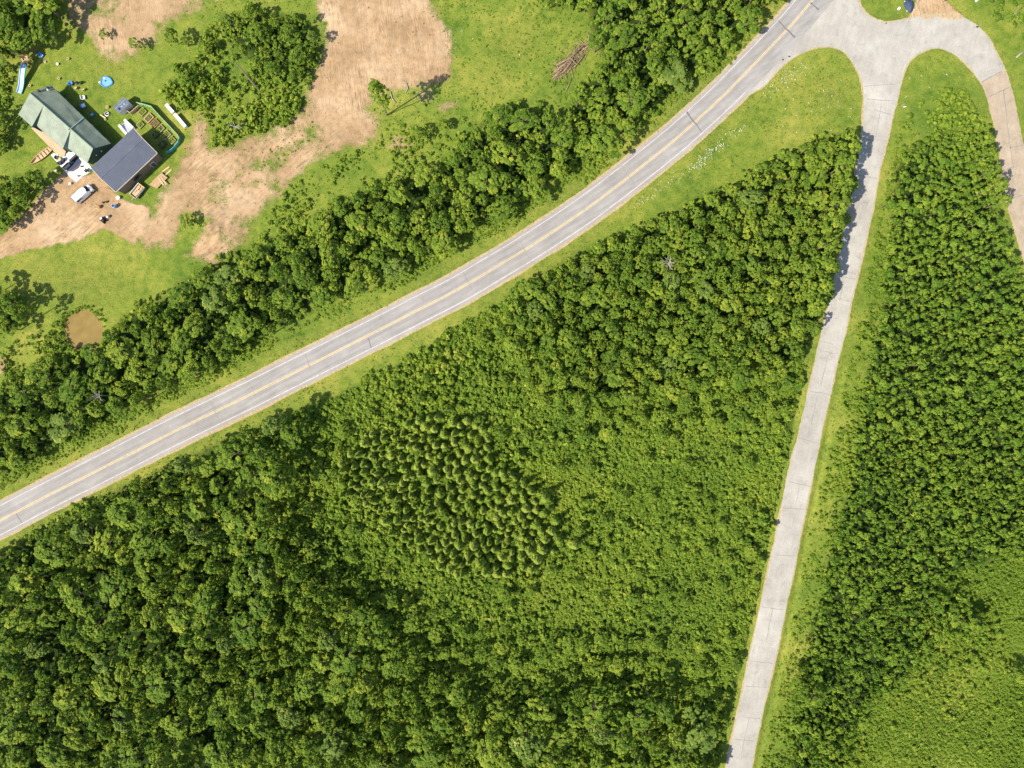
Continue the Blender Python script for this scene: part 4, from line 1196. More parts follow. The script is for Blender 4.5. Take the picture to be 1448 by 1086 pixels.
# lawn odds and ends
o = chair("lawn_chair", 101.3, 119, 0.9, "bright blue lawn chair above the cabin's back eave", M['blue'], M['blue'], z=0, w=0.95)
chair("lawn_chair", 59.5, 79.5, -0.7, "blue lawn chair at the shaded edge of the corner trees", M['blue'], M['lightblue'], z=0, w=0.95)
chair("lawn_chair", 119, 150.3, 0.5, "blue framed lawn chair with a white seat", M['blue'], M['white'], z=0, w=1.05)
chair("lawn_chair", 119, 139, 0.2, "off white lawn chair on the lawn behind the cabin", M['offwhite'], M['offwhite'], z=0, w=0.95)
v = P(132, 163)
o = empty("cooler", v, 0.7, "small blue cooler in the shade of the cabin's back wall", "cooler")
MB().box((0, 0, 0.24), (0.75, 0.5, 0.46), bev=0.05).build("body", M['blue'], o)
MB().box((0, 0, 0.51), (0.79, 0.54, 0.09), bev=0.05).build("lid", M['lightblue'], o)
v = P(112, 119.5)
o = empty("barbecue", v, 0.3, "black kettle barbecue beside the bright blue lawn chair", "barbecue")
MB().lathe((0, 0, 0.6), [(0.15, 0), (0.42, 0.2), (0.46, 0.34), (0.40, 0.52), (0.12, 0.68)], 16).build("kettle", M['black'], o)
for k in range(3): MB().tube([(0.2 * math.cos(k * 2.1), 0.2 * math.sin(k * 2.1), 0.75), (0.45 * math.cos(k * 2.1), 0.45 * math.sin(k * 2.1), 0)], 0.03, 5).build("leg", M['metal'], o)
MB().box((0.75, 0, 0.8), (0.6, 0.45, 0.04)).build("side_shelf", M['black'], o)
chair("folding_chair", 108.7, 125.5, 1.6, "tan folding chair below the black barbecue, nearer the cabin", M['straw'], M['straw'], z=0, w=0.55)
chair("folding_chair", 119.5, 128, 2.2, "tan folding chair to the far side of the barbecue", M['straw'], M['straw'], z=0, w=0.55)
v = P(152, 161.5)
o = empty("fire_pit", v, 0, "round fire pit with a dark bowl near the small shed", "fire pit")
MB().lathe((0, 0, 0), [(0.55, 0), (0.62, 0.3), (0.5, 0.34)], 16).build("ring", M['metal'], o)
MB().lathe((0, 0, 0.335), [(0.46, 0), (0.44, 0.02), (0.1, 0.03)], 16).build("ash", M['black'], o)
MB().box((0.25, 0.1, 0.40), (0.6, 0.14, 0.12), 0.5).build("firewood", M['white'], o)
o, L = line_thing("garden_bench", (143, 163), (150.5, 168), "narrow tan bench curving past the fire pit", "bench")
MB().box((0, 0, 0.42), (L, 0.30, 0.07)).build("seat", M['straw'], o)
for s in (-1, 1): MB().box((s * L * 0.4, 0, 0.19), (0.08, 0.26, 0.38)).build("leg", M['straw'], o)
for px, py, s, m_, r in ((64.5, 88, "at the corner trees' shaded edge", 'offwhite', 0.24), (82.5, 91.5, "on the open lawn, with a dark shadow beside it", 'white', 0.3), (153, 152.5, "just left of the small shed", 'straw', 0.36), (97.5, 84, "alone on the upper lawn", 'straw', 0.3),
                         (84.5, 112, "on the lawn between slide and blue chair", 'straw', 0.3), (43.5, 122, "beside the slide's lower half", 'straw', 0.3), (168.5, 280.5, "white and bulky, at the garage's front corner", 'white', 0.45), (150, 169.5, "near the end of the tan bench", 'straw', 0.26)):
    v = P(px, py)
    ob = empty("plant_pot", v, rng.random() * 3, "round pale plant pot " + s, "pot", "pale pots about the yard")
    MB().lathe((0, 0, 0), [(r * 0.7, 0), (r, r * 1.3), (r * 1.05, r * 1.5), (r * 0.85, r * 1.5)], 12).build("pot", M[m_], ob)
    MB().lathe((0, 0, r * 1.42), [(r * 0.84, 0), (r * 0.5, 0.06)], 10).build("soil", M['soil'] if m_ != 'white' else M['offwhite'], ob)
# things on the drive
v = P(163.6, 292.5)
o = empty("barrel", v, 0, "blue barrel with a dark open top standing on the drive", "barrel")
MB().lathe((0, 0, 0), [(0.42, 0), (0.48, 0.5), (0.48, 0.7), (0.44, 1.15), (0.36, 1.17), (0.34, 1.02)], 16).build("drum", M['lightblue'], o)
MB().lathe((0, 0, 1.0), [(0.35, 0), (0.33, 0.05)], 14).build("opening", M['navy'], o)
v = P(147.2, 312); 
o = empty("lawn_mower", v, 2.4, "black ride-on mower with a white hood at the drive's grass edge", "mower")
MB().box((0.0, 0, 0.5), (1.1, 0.7, 0.4), taper=0.85, bev=0.08).build("body", M['black'], o)
MB().box((0.55, 0.0, 0.62), (0.5, 0.6, 0.35), taper=0.8, bev=0.08).build("hood", M['white'], o)
MB().box((-0.35, 0, 0.85), (0.35, 0.45, 0.35), bev=0.05).build("seat", M['black'], o)
MB().box((0.1, 0, 0.22), (0.9, 1.15, 0.16), bev=0.12).build("mower_deck", M['black'], o)
for sx in (-0.5, 0.6):
    for sy in (-1, 1):
        w_ = MB().lathe((0, 0, -0.1), [(0.08, 0), (0.26, 0.02), (0.28, 0.1), (0.26, 0.18), (0.08, 0.2)], 12).build("wheel", M['black'], o)
        w_.location = (sx, sy * 0.45, 0.27); w_.rotation_euler = (math.pi / 2, 0, 0)
for px, py, r, m_, nm, s, cat in ((154, 307, 0.36, 'metal', "gas_cylinder", "grey round cylinder standing beside the mower", "cylinder"), (141.8, 293, 0.42, 'rust', "rusty_drum", "short rusty brown drum on the drive beside the van", "drum")):
    ob = MB().lathe((0, 0, 0), [(r * 0.9, 0), (r, 0.1), (r, 0.6), (r * 0.6, 0.8), (r * 0.2, 0.85)], 14).build(nm, M[m_]); ob.location = P(px, py); tag(ob, s, cat)
ob = MB(); ob.tube([(0.5 * math.cos(a), 0.5 * math.sin(a) * 0.8, 0.05) for a in np.linspace(0, 5.6, 18)], 0.06, 5)
ob = ob.build("hose_coil", M['straw']); ob.location = P(136, 293); tag(ob, "loose coil of tan hose beside the rusty drum", "hose")
for px, py, s in ((146.6, 286.5, "smaller of the two, nearer the van"), (151.8, 285.6, "larger of the two, nearer the barrel")):
    ob = MB().box((0, 0, 0.22), (0.6 if py < 286 else 0.42, 0.45, 0.44), 0.5, 0.8, 0.08).build("tool_bag", M['black']); ob.location = P(px, py)
    tag(ob, "black tool bag on the drive, " + s, "bag", "black bags on the drive")

# things across the upper right drive
v = P(1285.5, 8.0)
o = empty("covered_pile", v, 0.2, "dark blue tarp over a small mound beside the sandy drive", "tarp pile")
g_ = MB(); nr, na = 7, 22
for j in range(nr):
    r_ = j / (nr - 1)
    for k in range(na):
        a = 2 * math.pi * k / na
        rr = r_ * (1.35 + 0.12 * math.sin(3 * a) + 0.06 * math.sin(7 * a))
        g_.v.append((rr * math.cos(a) * 0.95, rr * math.sin(a) * 1.35, 0.9 * (1 - r_ ** 2.2) + 0.08 * math.sin(5 * a + j) * r_ + 0.01))
for j in range(nr - 1):
    for k in range(na): g_.f.append((j * na + k, j * na + (k + 1) % na, (j + 1) * na + (k + 1) % na, (j + 1) * na + k))
g_.build("tarp", M['navy'], o)
for k in range(4):
    a = 0.8 + k * 1.57; MB().lathe((1.25 * math.cos(a), 1.75 * math.sin(a), 0), [(0.14, 0), (0.17, 0.1), (0.08, 0.16)], 8).build("weight", M['stone'], o)
for px, py, r, s in ((1270.3, 13, 0.30, "beside the blue tarp pile"), (1380, 1.5, 0.28, "in the grass right of the sandy drive")):
    ob = MB().lathe((0, 0, 0), [(r * 0.8, 0), (r, 0.1), (r, 0.6), (r * 0.5, 0.72)], 12).build("marker_post", M['white']); ob.location = P(px, py)
    tag(ob, "short white marker post " + s, "post")
for px, py, s in ((1299, 1.5, "left"), (1333.5, 2.5, "right")):
    v = P(px, py)
    ob = empty("mailbox", v, 0.4, "small dark mailbox on the " + s + " edge of the sandy drive", "mailbox", "mailboxes at the sandy drive")
    MB().box((0, 0, 0.5), (0.12, 0.12, 1.0)).build("post", M['bark'], ob)
    MB().box((0.05, 0, 1.12), (0.6, 0.34, 0.30), bev=0.05).build("box", M['darkgrey'], ob)
v = P(1274.6, 150)
ob = empty("road_sign", v, 0.3, "small white sign on a post at the pale road's grass edge", "sign")
MB().tube([(0, 0, -0.1), (0, 0, 1.5)], 0.05, 6).build("post", M['metal'], ob)
b_ = MB().box((0, 0, 1.35), (0.62, 0.10, 0.55), bev=0.02).build("sign_plate", M['white'], ob); b_.rotation_euler = (0.5, 0, 0)
for px, py in ((1107, 84.5), (1116, 80)):
    ob = MB().lathe((0, 0, 0.04), [(0.30, 0), (0.24, 0.10), (0.08, 0.14)], 9, 1.0, 0.7).build("dark_stone", M['darkgrey']); ob.location = P(px, py)
    tag(ob, "dark stone lying on the pale gravel apron", "stone", "dark stones on the gravel apron")
for px, py, r in ((1253, 33, 0.2), (1382, 38, 0.35)):
    ob = MB().lathe((0, 0, 0.03), [(r, 0), (r * 0.8, 0.1), (r * 0.3, 0.16)], 9, 1.2, 0.8).build("dark_stone", M['darkgrey']); ob.location = P(px, py)
    tag(ob, "dark stone at the pale road's upper edge " + ("by the short grass tip" if r < 0.3 else "on its outer bend"), "stone")

# logs, dead wood
def log(name, pts, rad, mat, label, cat, group=None, taper=0.6, z=0.0):
    c_ = P(*pts[0]); c_.z = z
    ps = []
    for k, (x, y) in enumerate(pts):
        v = P(x, y) - P(*pts[0]); ps.append((v.x, v.y, rad * 0.9 + (0.04 if k else 0)))
    m = len(ps)
    ob = MB().tube(ps, [rad * (1 - (1 - taper) * i / (m - 1)) for i in range(m)], 8).build(name, mat, None, True)
    ob.location = c_
    return tag(ob, label, cat, group)
gl = "weathered logs heaped at the edge of the green clearing"
logs = [([(784, 103), (800, 90), (822, 70)], 0.30, 0.05), ([(786, 94), (805, 84), (826, 66)], 0.24, 0.35), ([(781, 112), (793, 100), (804, 92)], 0.22, 0.1), ([(824, 71), (840, 62)], 0.22, 0.2),
        ([(795, 105), (806, 92), (812, 80)], 0.18, 0.45), ([(806, 83), (812, 90), (817, 94)], 0.15, 0.6), ([(802, 104), (808, 95), (820, 84)], 0.20, 0.05), ([(784, 113), (790, 104)], 0.16, 0.1), ([(812, 96), (822, 84), (826, 78)], 0.16, 0.3)]
for pts, r, z in logs:
    log("fallen_log", pts, r, M['log'], "weathered brown log in the heap at the clearing's edge", "log", gl, z=z)
tw = MB()
for k in range(150):
    f = rng.random(); cx = 785 + 42 * f + rng.normal(0, 5); cy = 106 - 40 * f + rng.normal(0, 6)
    a = rng.normal(0.75, 0.7); l_ = 0.5 + 1.3 * rng.random(); v = P(cx, cy); z_ = 0.05 + 0.5 * rng.random()
    tw.tube([(v.x - math.cos(a) * l_, v.y - math.sin(a) * l_, z_), (v.x + rng.normal(0, .1), v.y + rng.normal(0, .1), z_ + 0.12), (v.x + math.cos(a) * l_, v.y + math.sin(a) * l_, z_ * 0.6 + rng.random() * 0.3)], [0.05, 0.045, 0.02], 4)
tag(tw.build("brushwood_debris", plain('twig_bark', (0.27, 0.19, 0.12), 0.9, 0.45, 1.5)), "tangled brown twigs among the heaped logs", kind="stuff")
log("fallen_log", [(826, 67), (832, 60), (833, 52), (831, 47)], 0.2, M['log'], "bent log curling up from the top of the log heap", "log")
v = P(366, 127)
lt = MB().tube([(0, 0, 0), (P(348, 106, 3.2) - v), (P(331, 86, 6.0) - v)], [0.24, 0.2, 0.09], 7).build("leaning_trunk", M['bark']); lt.location = v
tag(lt, "bare brown trunk leaning through the copse's bushes", "trunk")
log("fallen_branch", [(800, 128), (804, 121), (809, 110)], 0.15, M['log'], "single forked branch lying just below the log heap", "branch")
log("fallen_branch", [(1436, 82), (1449, 71)], 0.22, M['palebark'], "straight pale branch in the grass right of the bend", "branch", taper=0.8)
log("fallen_branch", [(1424, 30), (1434, 20), (1444, 12)], 0.2, M['palebark'], "crooked grey branch in brush at the upper right", "branch")
log("fallen_branch", [(552, 130), (555, 140), (560, 146)], 0.16, M['palebark'], "bare pale stick nearest the leaning birch", "branch")
log("fallen_branch", [(575, 118), (577, 126), (573, 132)], 0.18, M['palebark'], "curved pale stick in the grass at the dirt's edge", "branch")
def snag(px, py, ht, sc, label, n=9):
    v = P(px, py, ht * 0.5); v.z = 0
    o = empty("dead_tree", v, 0, label, "dead tree")
    mb = MB(); mb.tube([(0, 0, -0.2), (0.2, 0.1, ht * 0.5), (0.1, 0.2, ht)], [0.16, 0.12, 0.03], 6); mb.build("trunk", M['palebark'], o)
    br = MB()
    for k in range(n):
        a = rng.random() * 6.28; f = 0.5 + 0.5 * rng.random(); l_ = sc * (0.5 + rng.random() * 0.7)
        p0 = Vector((0.15, 0.12, ht * f)); p1 = p0 + Vector((math.cos(a) * l_ * 0.6, math.sin(a) * l_ * 0.6, 0.35)); p2 = p0 + Vector((math.cos(a + 0.2) * l_, math.sin(a + 0.2) * l_, 0.5))
        br.tube([p0, p1, p2], [0.09, 0.06, 0.025], 5)
        for s in (-0.6, 0.5):
            br.tube([p1, p1 + Vector((math.cos(a + s) * l_ * 0.4, math.sin(a + s) * l_ * 0.4, 0.25))], [0.05, 0.02], 4)
    br.build("branches", M['palebark'], o)
snag(942, 375, 9.5, 1.9, "bare pale dead tree among leafy crowns between the roads", 14)
snag(334, 182, 2.0, 1.8, "bleached dead shrub at the copse's edge by the dirt track", 12)
snag(148, 560, 9.5, 1.6, "bare dead treetop poking through the roadside wood", 9)

# ------------------------------------------------------------------ trees
CR = []          # crown variants: (leaves, tint, R, Ht, mesh, trunk mesh)
spec = [(3.5, 11, 4.0), (3.9, 12.5, 4.5), (3.2, 10.5, 4.0), (3.6, 12, 5.0), (3.0, 10, 4.0), (4.2, 12.5, 4.5), (3.4, 11.5, 4.2), (3.8, 11, 3.8), (3.3, 11, 4.5), (3.7, 12, 4.0), (3.2, 11.5, 4.5), (3.9, 11, 4.0)]
for R, Ht, base in spec:
    q, tn = crown_broad(R, Ht, base, int(8 + R * 2.2))
    cm = leaf_mesh("crown", q, tn, M['greytree' if len(CR) >= 9 else 'tree'])
    tm = trunk_mb(Ht, R, base, 0.20).build("trunk", M['bark']); tmesh = tm.data; bpy.data.objects.remove(tm)
    CR.append((q, tn, R, Ht, cm, tmesh))

def scatter(poly, rmin, rmax, n_try, others=None, margin=0.0, fill=0.8):
    """Blue-noise points in a pixel polygon; radii in metres."""
    p = np.array(poly, float)
    lo, hi = p.min(0), p.max(0)
    lo = np.maximum(lo, [-35, -35]); hi = np.minimum(hi, [1483, 1121])
    c_ = rng.uniform(lo, hi, (n_try, 2))
    c_ = c_[sdf(c_[:, 0], c_[:, 1], poly) < -margin]
    out = [] if others is None else list(others)
    keep = []
    grid = {}
    cell = rmax * S * 2
    for x, y in c_:
        r = rng.uniform(rmin, rmax)
        g = (int(x // cell), int(y // cell)); ok = True
        for i in (-1, 0, 1):
            for j in (-1, 0, 1):
                for (a, b, rr) in grid.get((g[0] + i, g[1] + j), ()):
                    if math.hypot(x - a, y - b) < (r + rr) * fill * S: ok = False; break
                if not ok: break
            if not ok: break
        if ok:
            grid.setdefault(g, []).append((x, y, r)); keep.append((x, y, r))
    return keep

LM_LOWER = [(60, 800, "beside the grey road's lower left end"), (200, 720, "along the grey road's lower side"), (340, 650, "by the road where the wood meets the shrub field"), (40, 930, "near the frame's left edge below the grey road"),
            (160, 860, "inside the lower left wood below the road"), (290, 780, "in the lower left wood facing the spruce patch"), (50, 1060, "in the bottom left corner of the wood"), (190, 1000, "low in the left half of the lower wood"),
            (330, 930, "in the middle of the lower left wood"), (430, 860, "at the wood's edge under the spruce patch"), (330, 1060, "along the bottom of the lower wood, left half"), (480, 980, "in the lower wood straight below the spruces"),
            (600, 1050, "along the bottom edge, middle of the photo"), (740, 1000, "in the lower wood under the open shrub field"), (880, 1040, "in the lower wood towards the pale road"), (980, 1050, "at the lower wood's end beside the pale road")]
LM_STRIP = [(40, 600, "in the roadside strip at the frame's left edge"), (130, 540, "in the roadside strip just below the muddy pond"), (220, 470, "in the roadside strip right of the muddy pond"), (310, 430, "in the roadside strip below the lawn's corner"),
            (400, 380, "in the roadside strip below the soil mound"), (500, 320, "in the roadside strip under the grassy track"), (600, 280, "in the roadside strip below the leaning birch"), (700, 220, "in the roadside strip below the green clearing"),
            (790, 200, "in the roadside strip at the clearing's lower corner"), (860, 130, "in the roadside strip right of the log heap"), (900, 40, "at the top of the photo above the log heap"), (1020, 30, "in the roadside strip's upper end near the junction")]
LM_WEDGE = [(760, 430, "in the wedge wood by the grey road"), (850, 370, "in the wedge wood's upper side, left of the dead tree"), (960, 320, "in the wedge wood right above the dead tree"), (1060, 270, "in the wedge wood facing the flowered verge"),
            (1160, 220, "at the wedge wood's tip near the junction"), (1160, 330, "in the wedge wood shading the pale road"), (1060, 380, "in the middle of the wedge wood"), (1130, 470, "at the wedge wood's lower corner by the pale road"),
            (980, 500, "along the wedge wood's lower side"), (840, 540, "where the wedge wood meets the shrub field")]
T_MIX = [(395, 600), (450, 575), (470, 640), (440, 740), (480, 810), (580, 850), (700, 900), (860, 890), (1000, 920), (1010, 1010), (900, 960), (700, 960), (600, 930), (440, 860), (390, 760)]
T_MIX2 = [(700, 470), (760, 570), (830, 630), (960, 620), (1095, 585), (1122, 535), (960, 558), (830, 588), (740, 512)]
def place_words(lm, x, y):
    return min(lm, key=lambda q_: (q_[0] - x) ** 2 + (q_[1] - y) ** 2)[2]
regions = [
    (T_LOWER, 1.5, 4.3, 9000, 1.0, 0.86, LM_LOWER, "trees in the lower left wood"),
    (T_STRIP, 1.2, 3.6, 9000, 0.72, 0.95, LM_STRIP, "trees in the roadside strip"),
    (T_WEDGE, 1.0, 2.7, 9000, 0.70, 0.86, LM_WEDGE, "trees in the wedge between the roads"),
    (T_CORNER, 2.4, 3.6, 800, 0.9, 0.76, [(20, 20, "in the top left corner above the blue slide"), (70, 20, "in the corner cluster beside the upper dirt patch"), (20, 70, "in the corner cluster at the play tower")], "trees in the top left corner"),
    (T_COPSE, 0.9, 2.6, 900, 0.6, 1.35, [(380, 30, "at the copse's top edge"), (430, 90, "in the copse beside the bare dirt"), (350, 110, "in the middle of the copse"), (265, 95, "in the copse above the garden beds")], "trees in the copse"),
    (T_DRIVE, 1.4, 2.2, 600, 0.55, 0.85, [(10, 310, "at the frame's left edge by the dirt drive"), (50, 250, "beside the drive below the rowboat"), (25, 275, "midway along the drive's grassy side")], "trees beside the drive"),
    (T_LEFT, 1.4, 2.0, 600, 0.5, 0.85, [(0, 110, "left of the blue slide"), (5, 180, "left of the green roofed cabin")], "trees on the lawn's left edge"),
    (T_MIX, 1.0, 2.2, 1500, 0.42, 1.25, [(420, 650, "at the shrub field's left fringe by the wood"), (470, 780, "on the fringe between wood and spruces"), (600, 880, "on the fringe below the spruces"), (760, 910, "on the shrub field's lower fringe"), (930, 920, "on the shrub field's lower fringe towards the pale road")], "young trees on the shrub field's fringe"),
    (T_MIX2, 1.0, 2.0, 900, 0.42, 1.2, [(740, 530, "on the shrub field's upper fringe below the wedge wood"), (880, 600, "below the wedge wood's lower side"), (1060, 570, "below the wedge wood beside the pale road")], "young trees under the wedge wood"),
    (B_SHRUB, 0.9, 1.6, 500, 0.34, 3.4, [(480, 590, "alone in the shrub field's top left by the road"), (620, 520, "alone in the shrub field above the spruces"), (850, 650, "alone in the middle of the shrub field"), (1000, 700, "alone in the shrub field towards the pale road"), (900, 830, "alone in the lower shrub field"), (500, 900, "alone low in the shrub field")], "young trees alone in the shrub field"),
    (T_POND, 1.8, 2.6, 500, 0.75, 0.8, [(0, 440, "left of the muddy pond at the frame's edge"), (30, 440, "left of the muddy pond, nearest the water")], "trees left of the pond"),
]
TONES = [("grey green", 0.0), ("dark green", -0.18), ("mid green", -0.07), ("light green", 0.03), ("yellow green", 0.12)]
ALLT = []
for poly, r0, r1_, nt, hs, fl, lm, grp in regions:
    for x, y, r in scatter(poly, r0, r1_, nt, fill=fl, margin=(r0 + r1_) * 0.5 * S * 0.4):
        if np.min(np.hypot(yel[:, 0] - x, yel[:, 1] - y)) < 33 + r * S * 0.95: continue
        g_ = (r - r0) / (r1_ - r0)
        tone = TONES[int(np.searchsorted([0.09, 0.34, 0.66, 0.88], rng.random()))]
        size = "small" if g_ < 0.33 else ("middle sized" if g_ < 0.67 else "large")
        ALLT.append((x, y, r, hs, size + " " + tone[0] + " tree " + place_words(lm, x, y), grp, tone[1]))
# isolated trees
for x, y, r, hs, lab in ((240, 50, 1.7, 0.5, "small dark round tree on the lawn above the copse's tip"), (262, 57, 1.2, 0.4, "small bush tree just right of the round lawn tree"), (262, 112, 1.9, 0.55, "leafy tree casting shade above the long white boxes"), (288, 66, 1.5, 0.5, "young tree at the copse's upper left corner"), (145, 47, 1.1, 0.25, "low dark bush alone in the upper dirt patch"), (190, 60, 1.5, 0.28, "spreading low bush on the upper dirt patch's edge"), (590, 186, 1.5, 0.45, "low dark bushy tree in the grass below the leaning birch"), (626, 176, 1.4, 0.35, "low bushy tree with a brown shadow, right of the dark bush"),
                         (262, 312, 1.6, 0.35, "low bush tree beside the soil mound"), (1150, 985, 2.7, 0.75, "taller leafy tree with deep shade close by the pale road's lower right"), (1345, 872, 2.5, 0.7, "tall leafy tree at the thicket's ragged meadow edge"),
                         (1378, 884, 2.3, 0.65, "leafy tree standing out into the meadow below the thicket"), (1440, 955, 2.2, 0.6, "dark leafy tree alone in the meadow at the frame's edge"), (1170, 1060, 2.4, 0.7, "leafy tree at the bottom, right of the pale road")):
    ALLT.append((x, y, r, hs, lab, None, 0.0))
for y, r in ((208, 2.0), (232, 2.3), (262, 1.9), (288, 2.4), (318, 2.2), (345, 1.9), (372, 2.4), (402, 2.1), (430, 1.8)):
    ALLT.append((edge_x(Lw, y) - 13 + rng.normal(0, 2), y, r, 1.22, ("tall " if r > 2.1 else "slim tall ") + "leafy tree overhanging the pale road's left edge, " + ("upper" if y < 290 else ("middle" if y < 360 else "lower")) + " part of the row", "trees shading the pale road", -0.04))
for x, y, r in ((1396, 196, 1.6), (1400, 218, 1.8), (1407, 240, 1.5), (1413, 262, 1.9), (1421, 284, 1.5)):
    ALLT.append((x, y, r, 0.92, "leafy tree shading the sandy loop road's inner edge, " + ("upper" if y < 230 else "lower") + " part", "trees shading the loop road", -0.05))
order = sorted(range(len(ALLT)), key=lambda i: -(ALLT[i][2] + (9 if ALLT[i][5] is None else 0) + (2 if ALLT[i][5] and 'copse' in ALLT[i][5] else 0)) if -20 < ALLT[i][0] < 1468 and -15 < ALLT[i][1] < 1100 else 0)
indiv = set(order[:300])
restQ, restT = [], []
restTr = MB()
for i, (x, y, r, hs, lab, grp, tone) in enumerate(ALLT):
    grey = lab.find('grey green') >= 0 and i in indiv
    k = 9 + int(rng.integers(len(CR) - 9)) if grey else int(rng.integers(9))
    q, tn, R, Ht, cm, tmesh = CR[k]
    s = r / R * 1.16
    hz = hs * (0.82 + 0.36 * rng.random())
    ht = Ht * hz
    v = P(x, y, ht * 0.72)
    z0 = 0.0
    a = rng.random() * 6.283
    if i in indiv:
        o = empty("broadleaf_tree", (v.x, v.y, z0), a, lab, "tree", grp)
        el = 0.82 + 0.4 * rng.random()
        o.scale = (s * el, s / el, hz)
        link("trunk", tmesh, o); link("crown", cm, o)["shade"] = tone
    else:
        restQ.append(place(q, v.x, v.y, z0, s, a, hz)); restT.append(tn + tone)
        restTr.tube([(v.x, v.y, -0.2), (v.x, v.y, ht * 0.8)], [0.18, 0.04], 5)
print("trees", len(ALLT))
if restQ:
    ob = link("woodland", leaf_mesh("woodland", np.concatenate(restQ), np.concatenate(restT), M['tree']))
    tag(ob, "smaller leafy trees filling in between the larger crowns", "woodland", kind="stuff")
    m2 = bpy.data.meshes.new("stems"); m2.from_pydata(restTr.v, [], restTr.f); m2.materials.append(M['bark'])
    link("stems", m2, ob)

# the leaning birch at the edge of the dirt: two thin stems from one root, sparse crowns
bv_ = P(547, 163)
birch = empty("birch_tree", bv_, 0, "lone slender birch with two thin stems at the dirt's edge", "tree")
tip1 = Vector((0.3, 0.2, 19.0)); tip2 = Vector((2.0, -1.6, 15.0))
MB().tube([(0, 0, -0.2), (0.15, 0.1, 7), (0.35, 0.25, 13.5), tip1], [0.19, 0.15, 0.10, 0.03], 7).build("trunk", M['bark'], birch)
MB().tube([(0.05, -0.05, 0), (0.6, -0.5, 5), (1.4, -1.1, 10), tip2], [0.13, 0.10, 0.07, 0.02], 6).build("trunk", M['bark'], birch)
Q, Tn = [], []
for tip, h0, R, n in ((tip1, 10.5, 3.2, 90), (tip2, 10.0, 2.0, 34)):
    f = rng.random(n); a = rng.random(n) * 6.28
    rr = R * (1 - f * 0.75) * (0.35 + 0.65 * rng.random(n))
    z_ = h0 + (tip.z - h0) * f
    ce = np.stack([tip.x * z_ / tip.z + np.cos(a) * rr, tip.y * z_ / tip.z + np.sin(a) * rr, z_], 1)
    q, tn = tufts(ce, unit(np.stack([np.cos(a), np.sin(a), np.full(n, 0.6)], 1)), 0.42, 15, 0.42, np.clip(0.55 + rng.normal(0, 0.1, n), 0, 1))
    Q.append(q); Tn.append(tn)
link("crown", leaf_mesh("crown", np.concatenate(Q), np.concatenate(Tn), M['sapling']), birch)

# spruces amid the shrubs
SP = []
for R, Ht in ((1.05, 5.0), (0.95, 4.4), (1.15, 5.6), (0.9, 4.0)):
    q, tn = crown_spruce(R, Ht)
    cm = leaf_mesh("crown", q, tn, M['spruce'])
    tm = MB().tube([(0, 0, -0.2), (0, 0, Ht * 0.9)], [0.10, 0.02], 6).build("trunk", M['bark']); tmesh = tm.data; bpy.data.objects.remove(tm)
    SP.append((Ht, cm, tmesh))
T_SPR = [(500, 590), (640, 570), (720, 600), (710, 650), (780, 690), (840, 740), (825, 810), (740, 850), (640, 850), (540, 810), (440, 760), (410, 680), (450, 620)]
LM_SPR = [(500, 640, "at the spruce patch's upper left, nearest the road"), (580, 610, "along the spruce patch's top edge"), (670, 620, "at the spruce patch's upper right"), (470, 710, "on the spruce patch's left fringe by the wood"),
          (560, 680, "in the spruce patch, left of its middle"), (640, 680, "in the middle of the spruce patch"), (720, 700, "in the spruce patch, right of its middle"), (800, 750, "on the spruce patch's right fringe, scattered"),
          (560, 770, "at the spruce patch's lower left"), (640, 770, "in the spruce patch's lower middle"), (720, 790, "at the spruce patch's lower right"), (650, 830, "along the spruce patch's bottom edge")]
T_CORE = [(540, 605), (610, 585), (690, 600), (690, 650), (775, 705), (800, 770), (740, 815), (640, 815), (560, 760), (480, 700), (480, 650)]
pts = scatter(T_CORE, 0.65, 1.7, 5000, fill=0.84)
pts += [p for p in scatter([((x - 630) * 1.22 + 620, (y - 710) * 1.18 + 712) for x, y in T_SPR], 1.0, 3.4, 1500, fill=0.95) if not inside(p[0], p[1], T_CORE)[0]]
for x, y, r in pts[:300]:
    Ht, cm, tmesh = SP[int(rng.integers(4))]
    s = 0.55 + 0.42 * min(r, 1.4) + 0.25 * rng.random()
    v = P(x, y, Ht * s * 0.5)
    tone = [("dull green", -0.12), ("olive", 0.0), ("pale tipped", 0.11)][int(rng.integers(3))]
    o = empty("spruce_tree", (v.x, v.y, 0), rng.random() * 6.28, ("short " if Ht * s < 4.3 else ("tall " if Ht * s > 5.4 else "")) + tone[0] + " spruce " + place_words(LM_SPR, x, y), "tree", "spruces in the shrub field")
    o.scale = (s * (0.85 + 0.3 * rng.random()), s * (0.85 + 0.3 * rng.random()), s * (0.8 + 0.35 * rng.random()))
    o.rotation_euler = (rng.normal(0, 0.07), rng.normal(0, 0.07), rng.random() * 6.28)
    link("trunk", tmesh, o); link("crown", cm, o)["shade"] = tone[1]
print("spruce", len(pts))

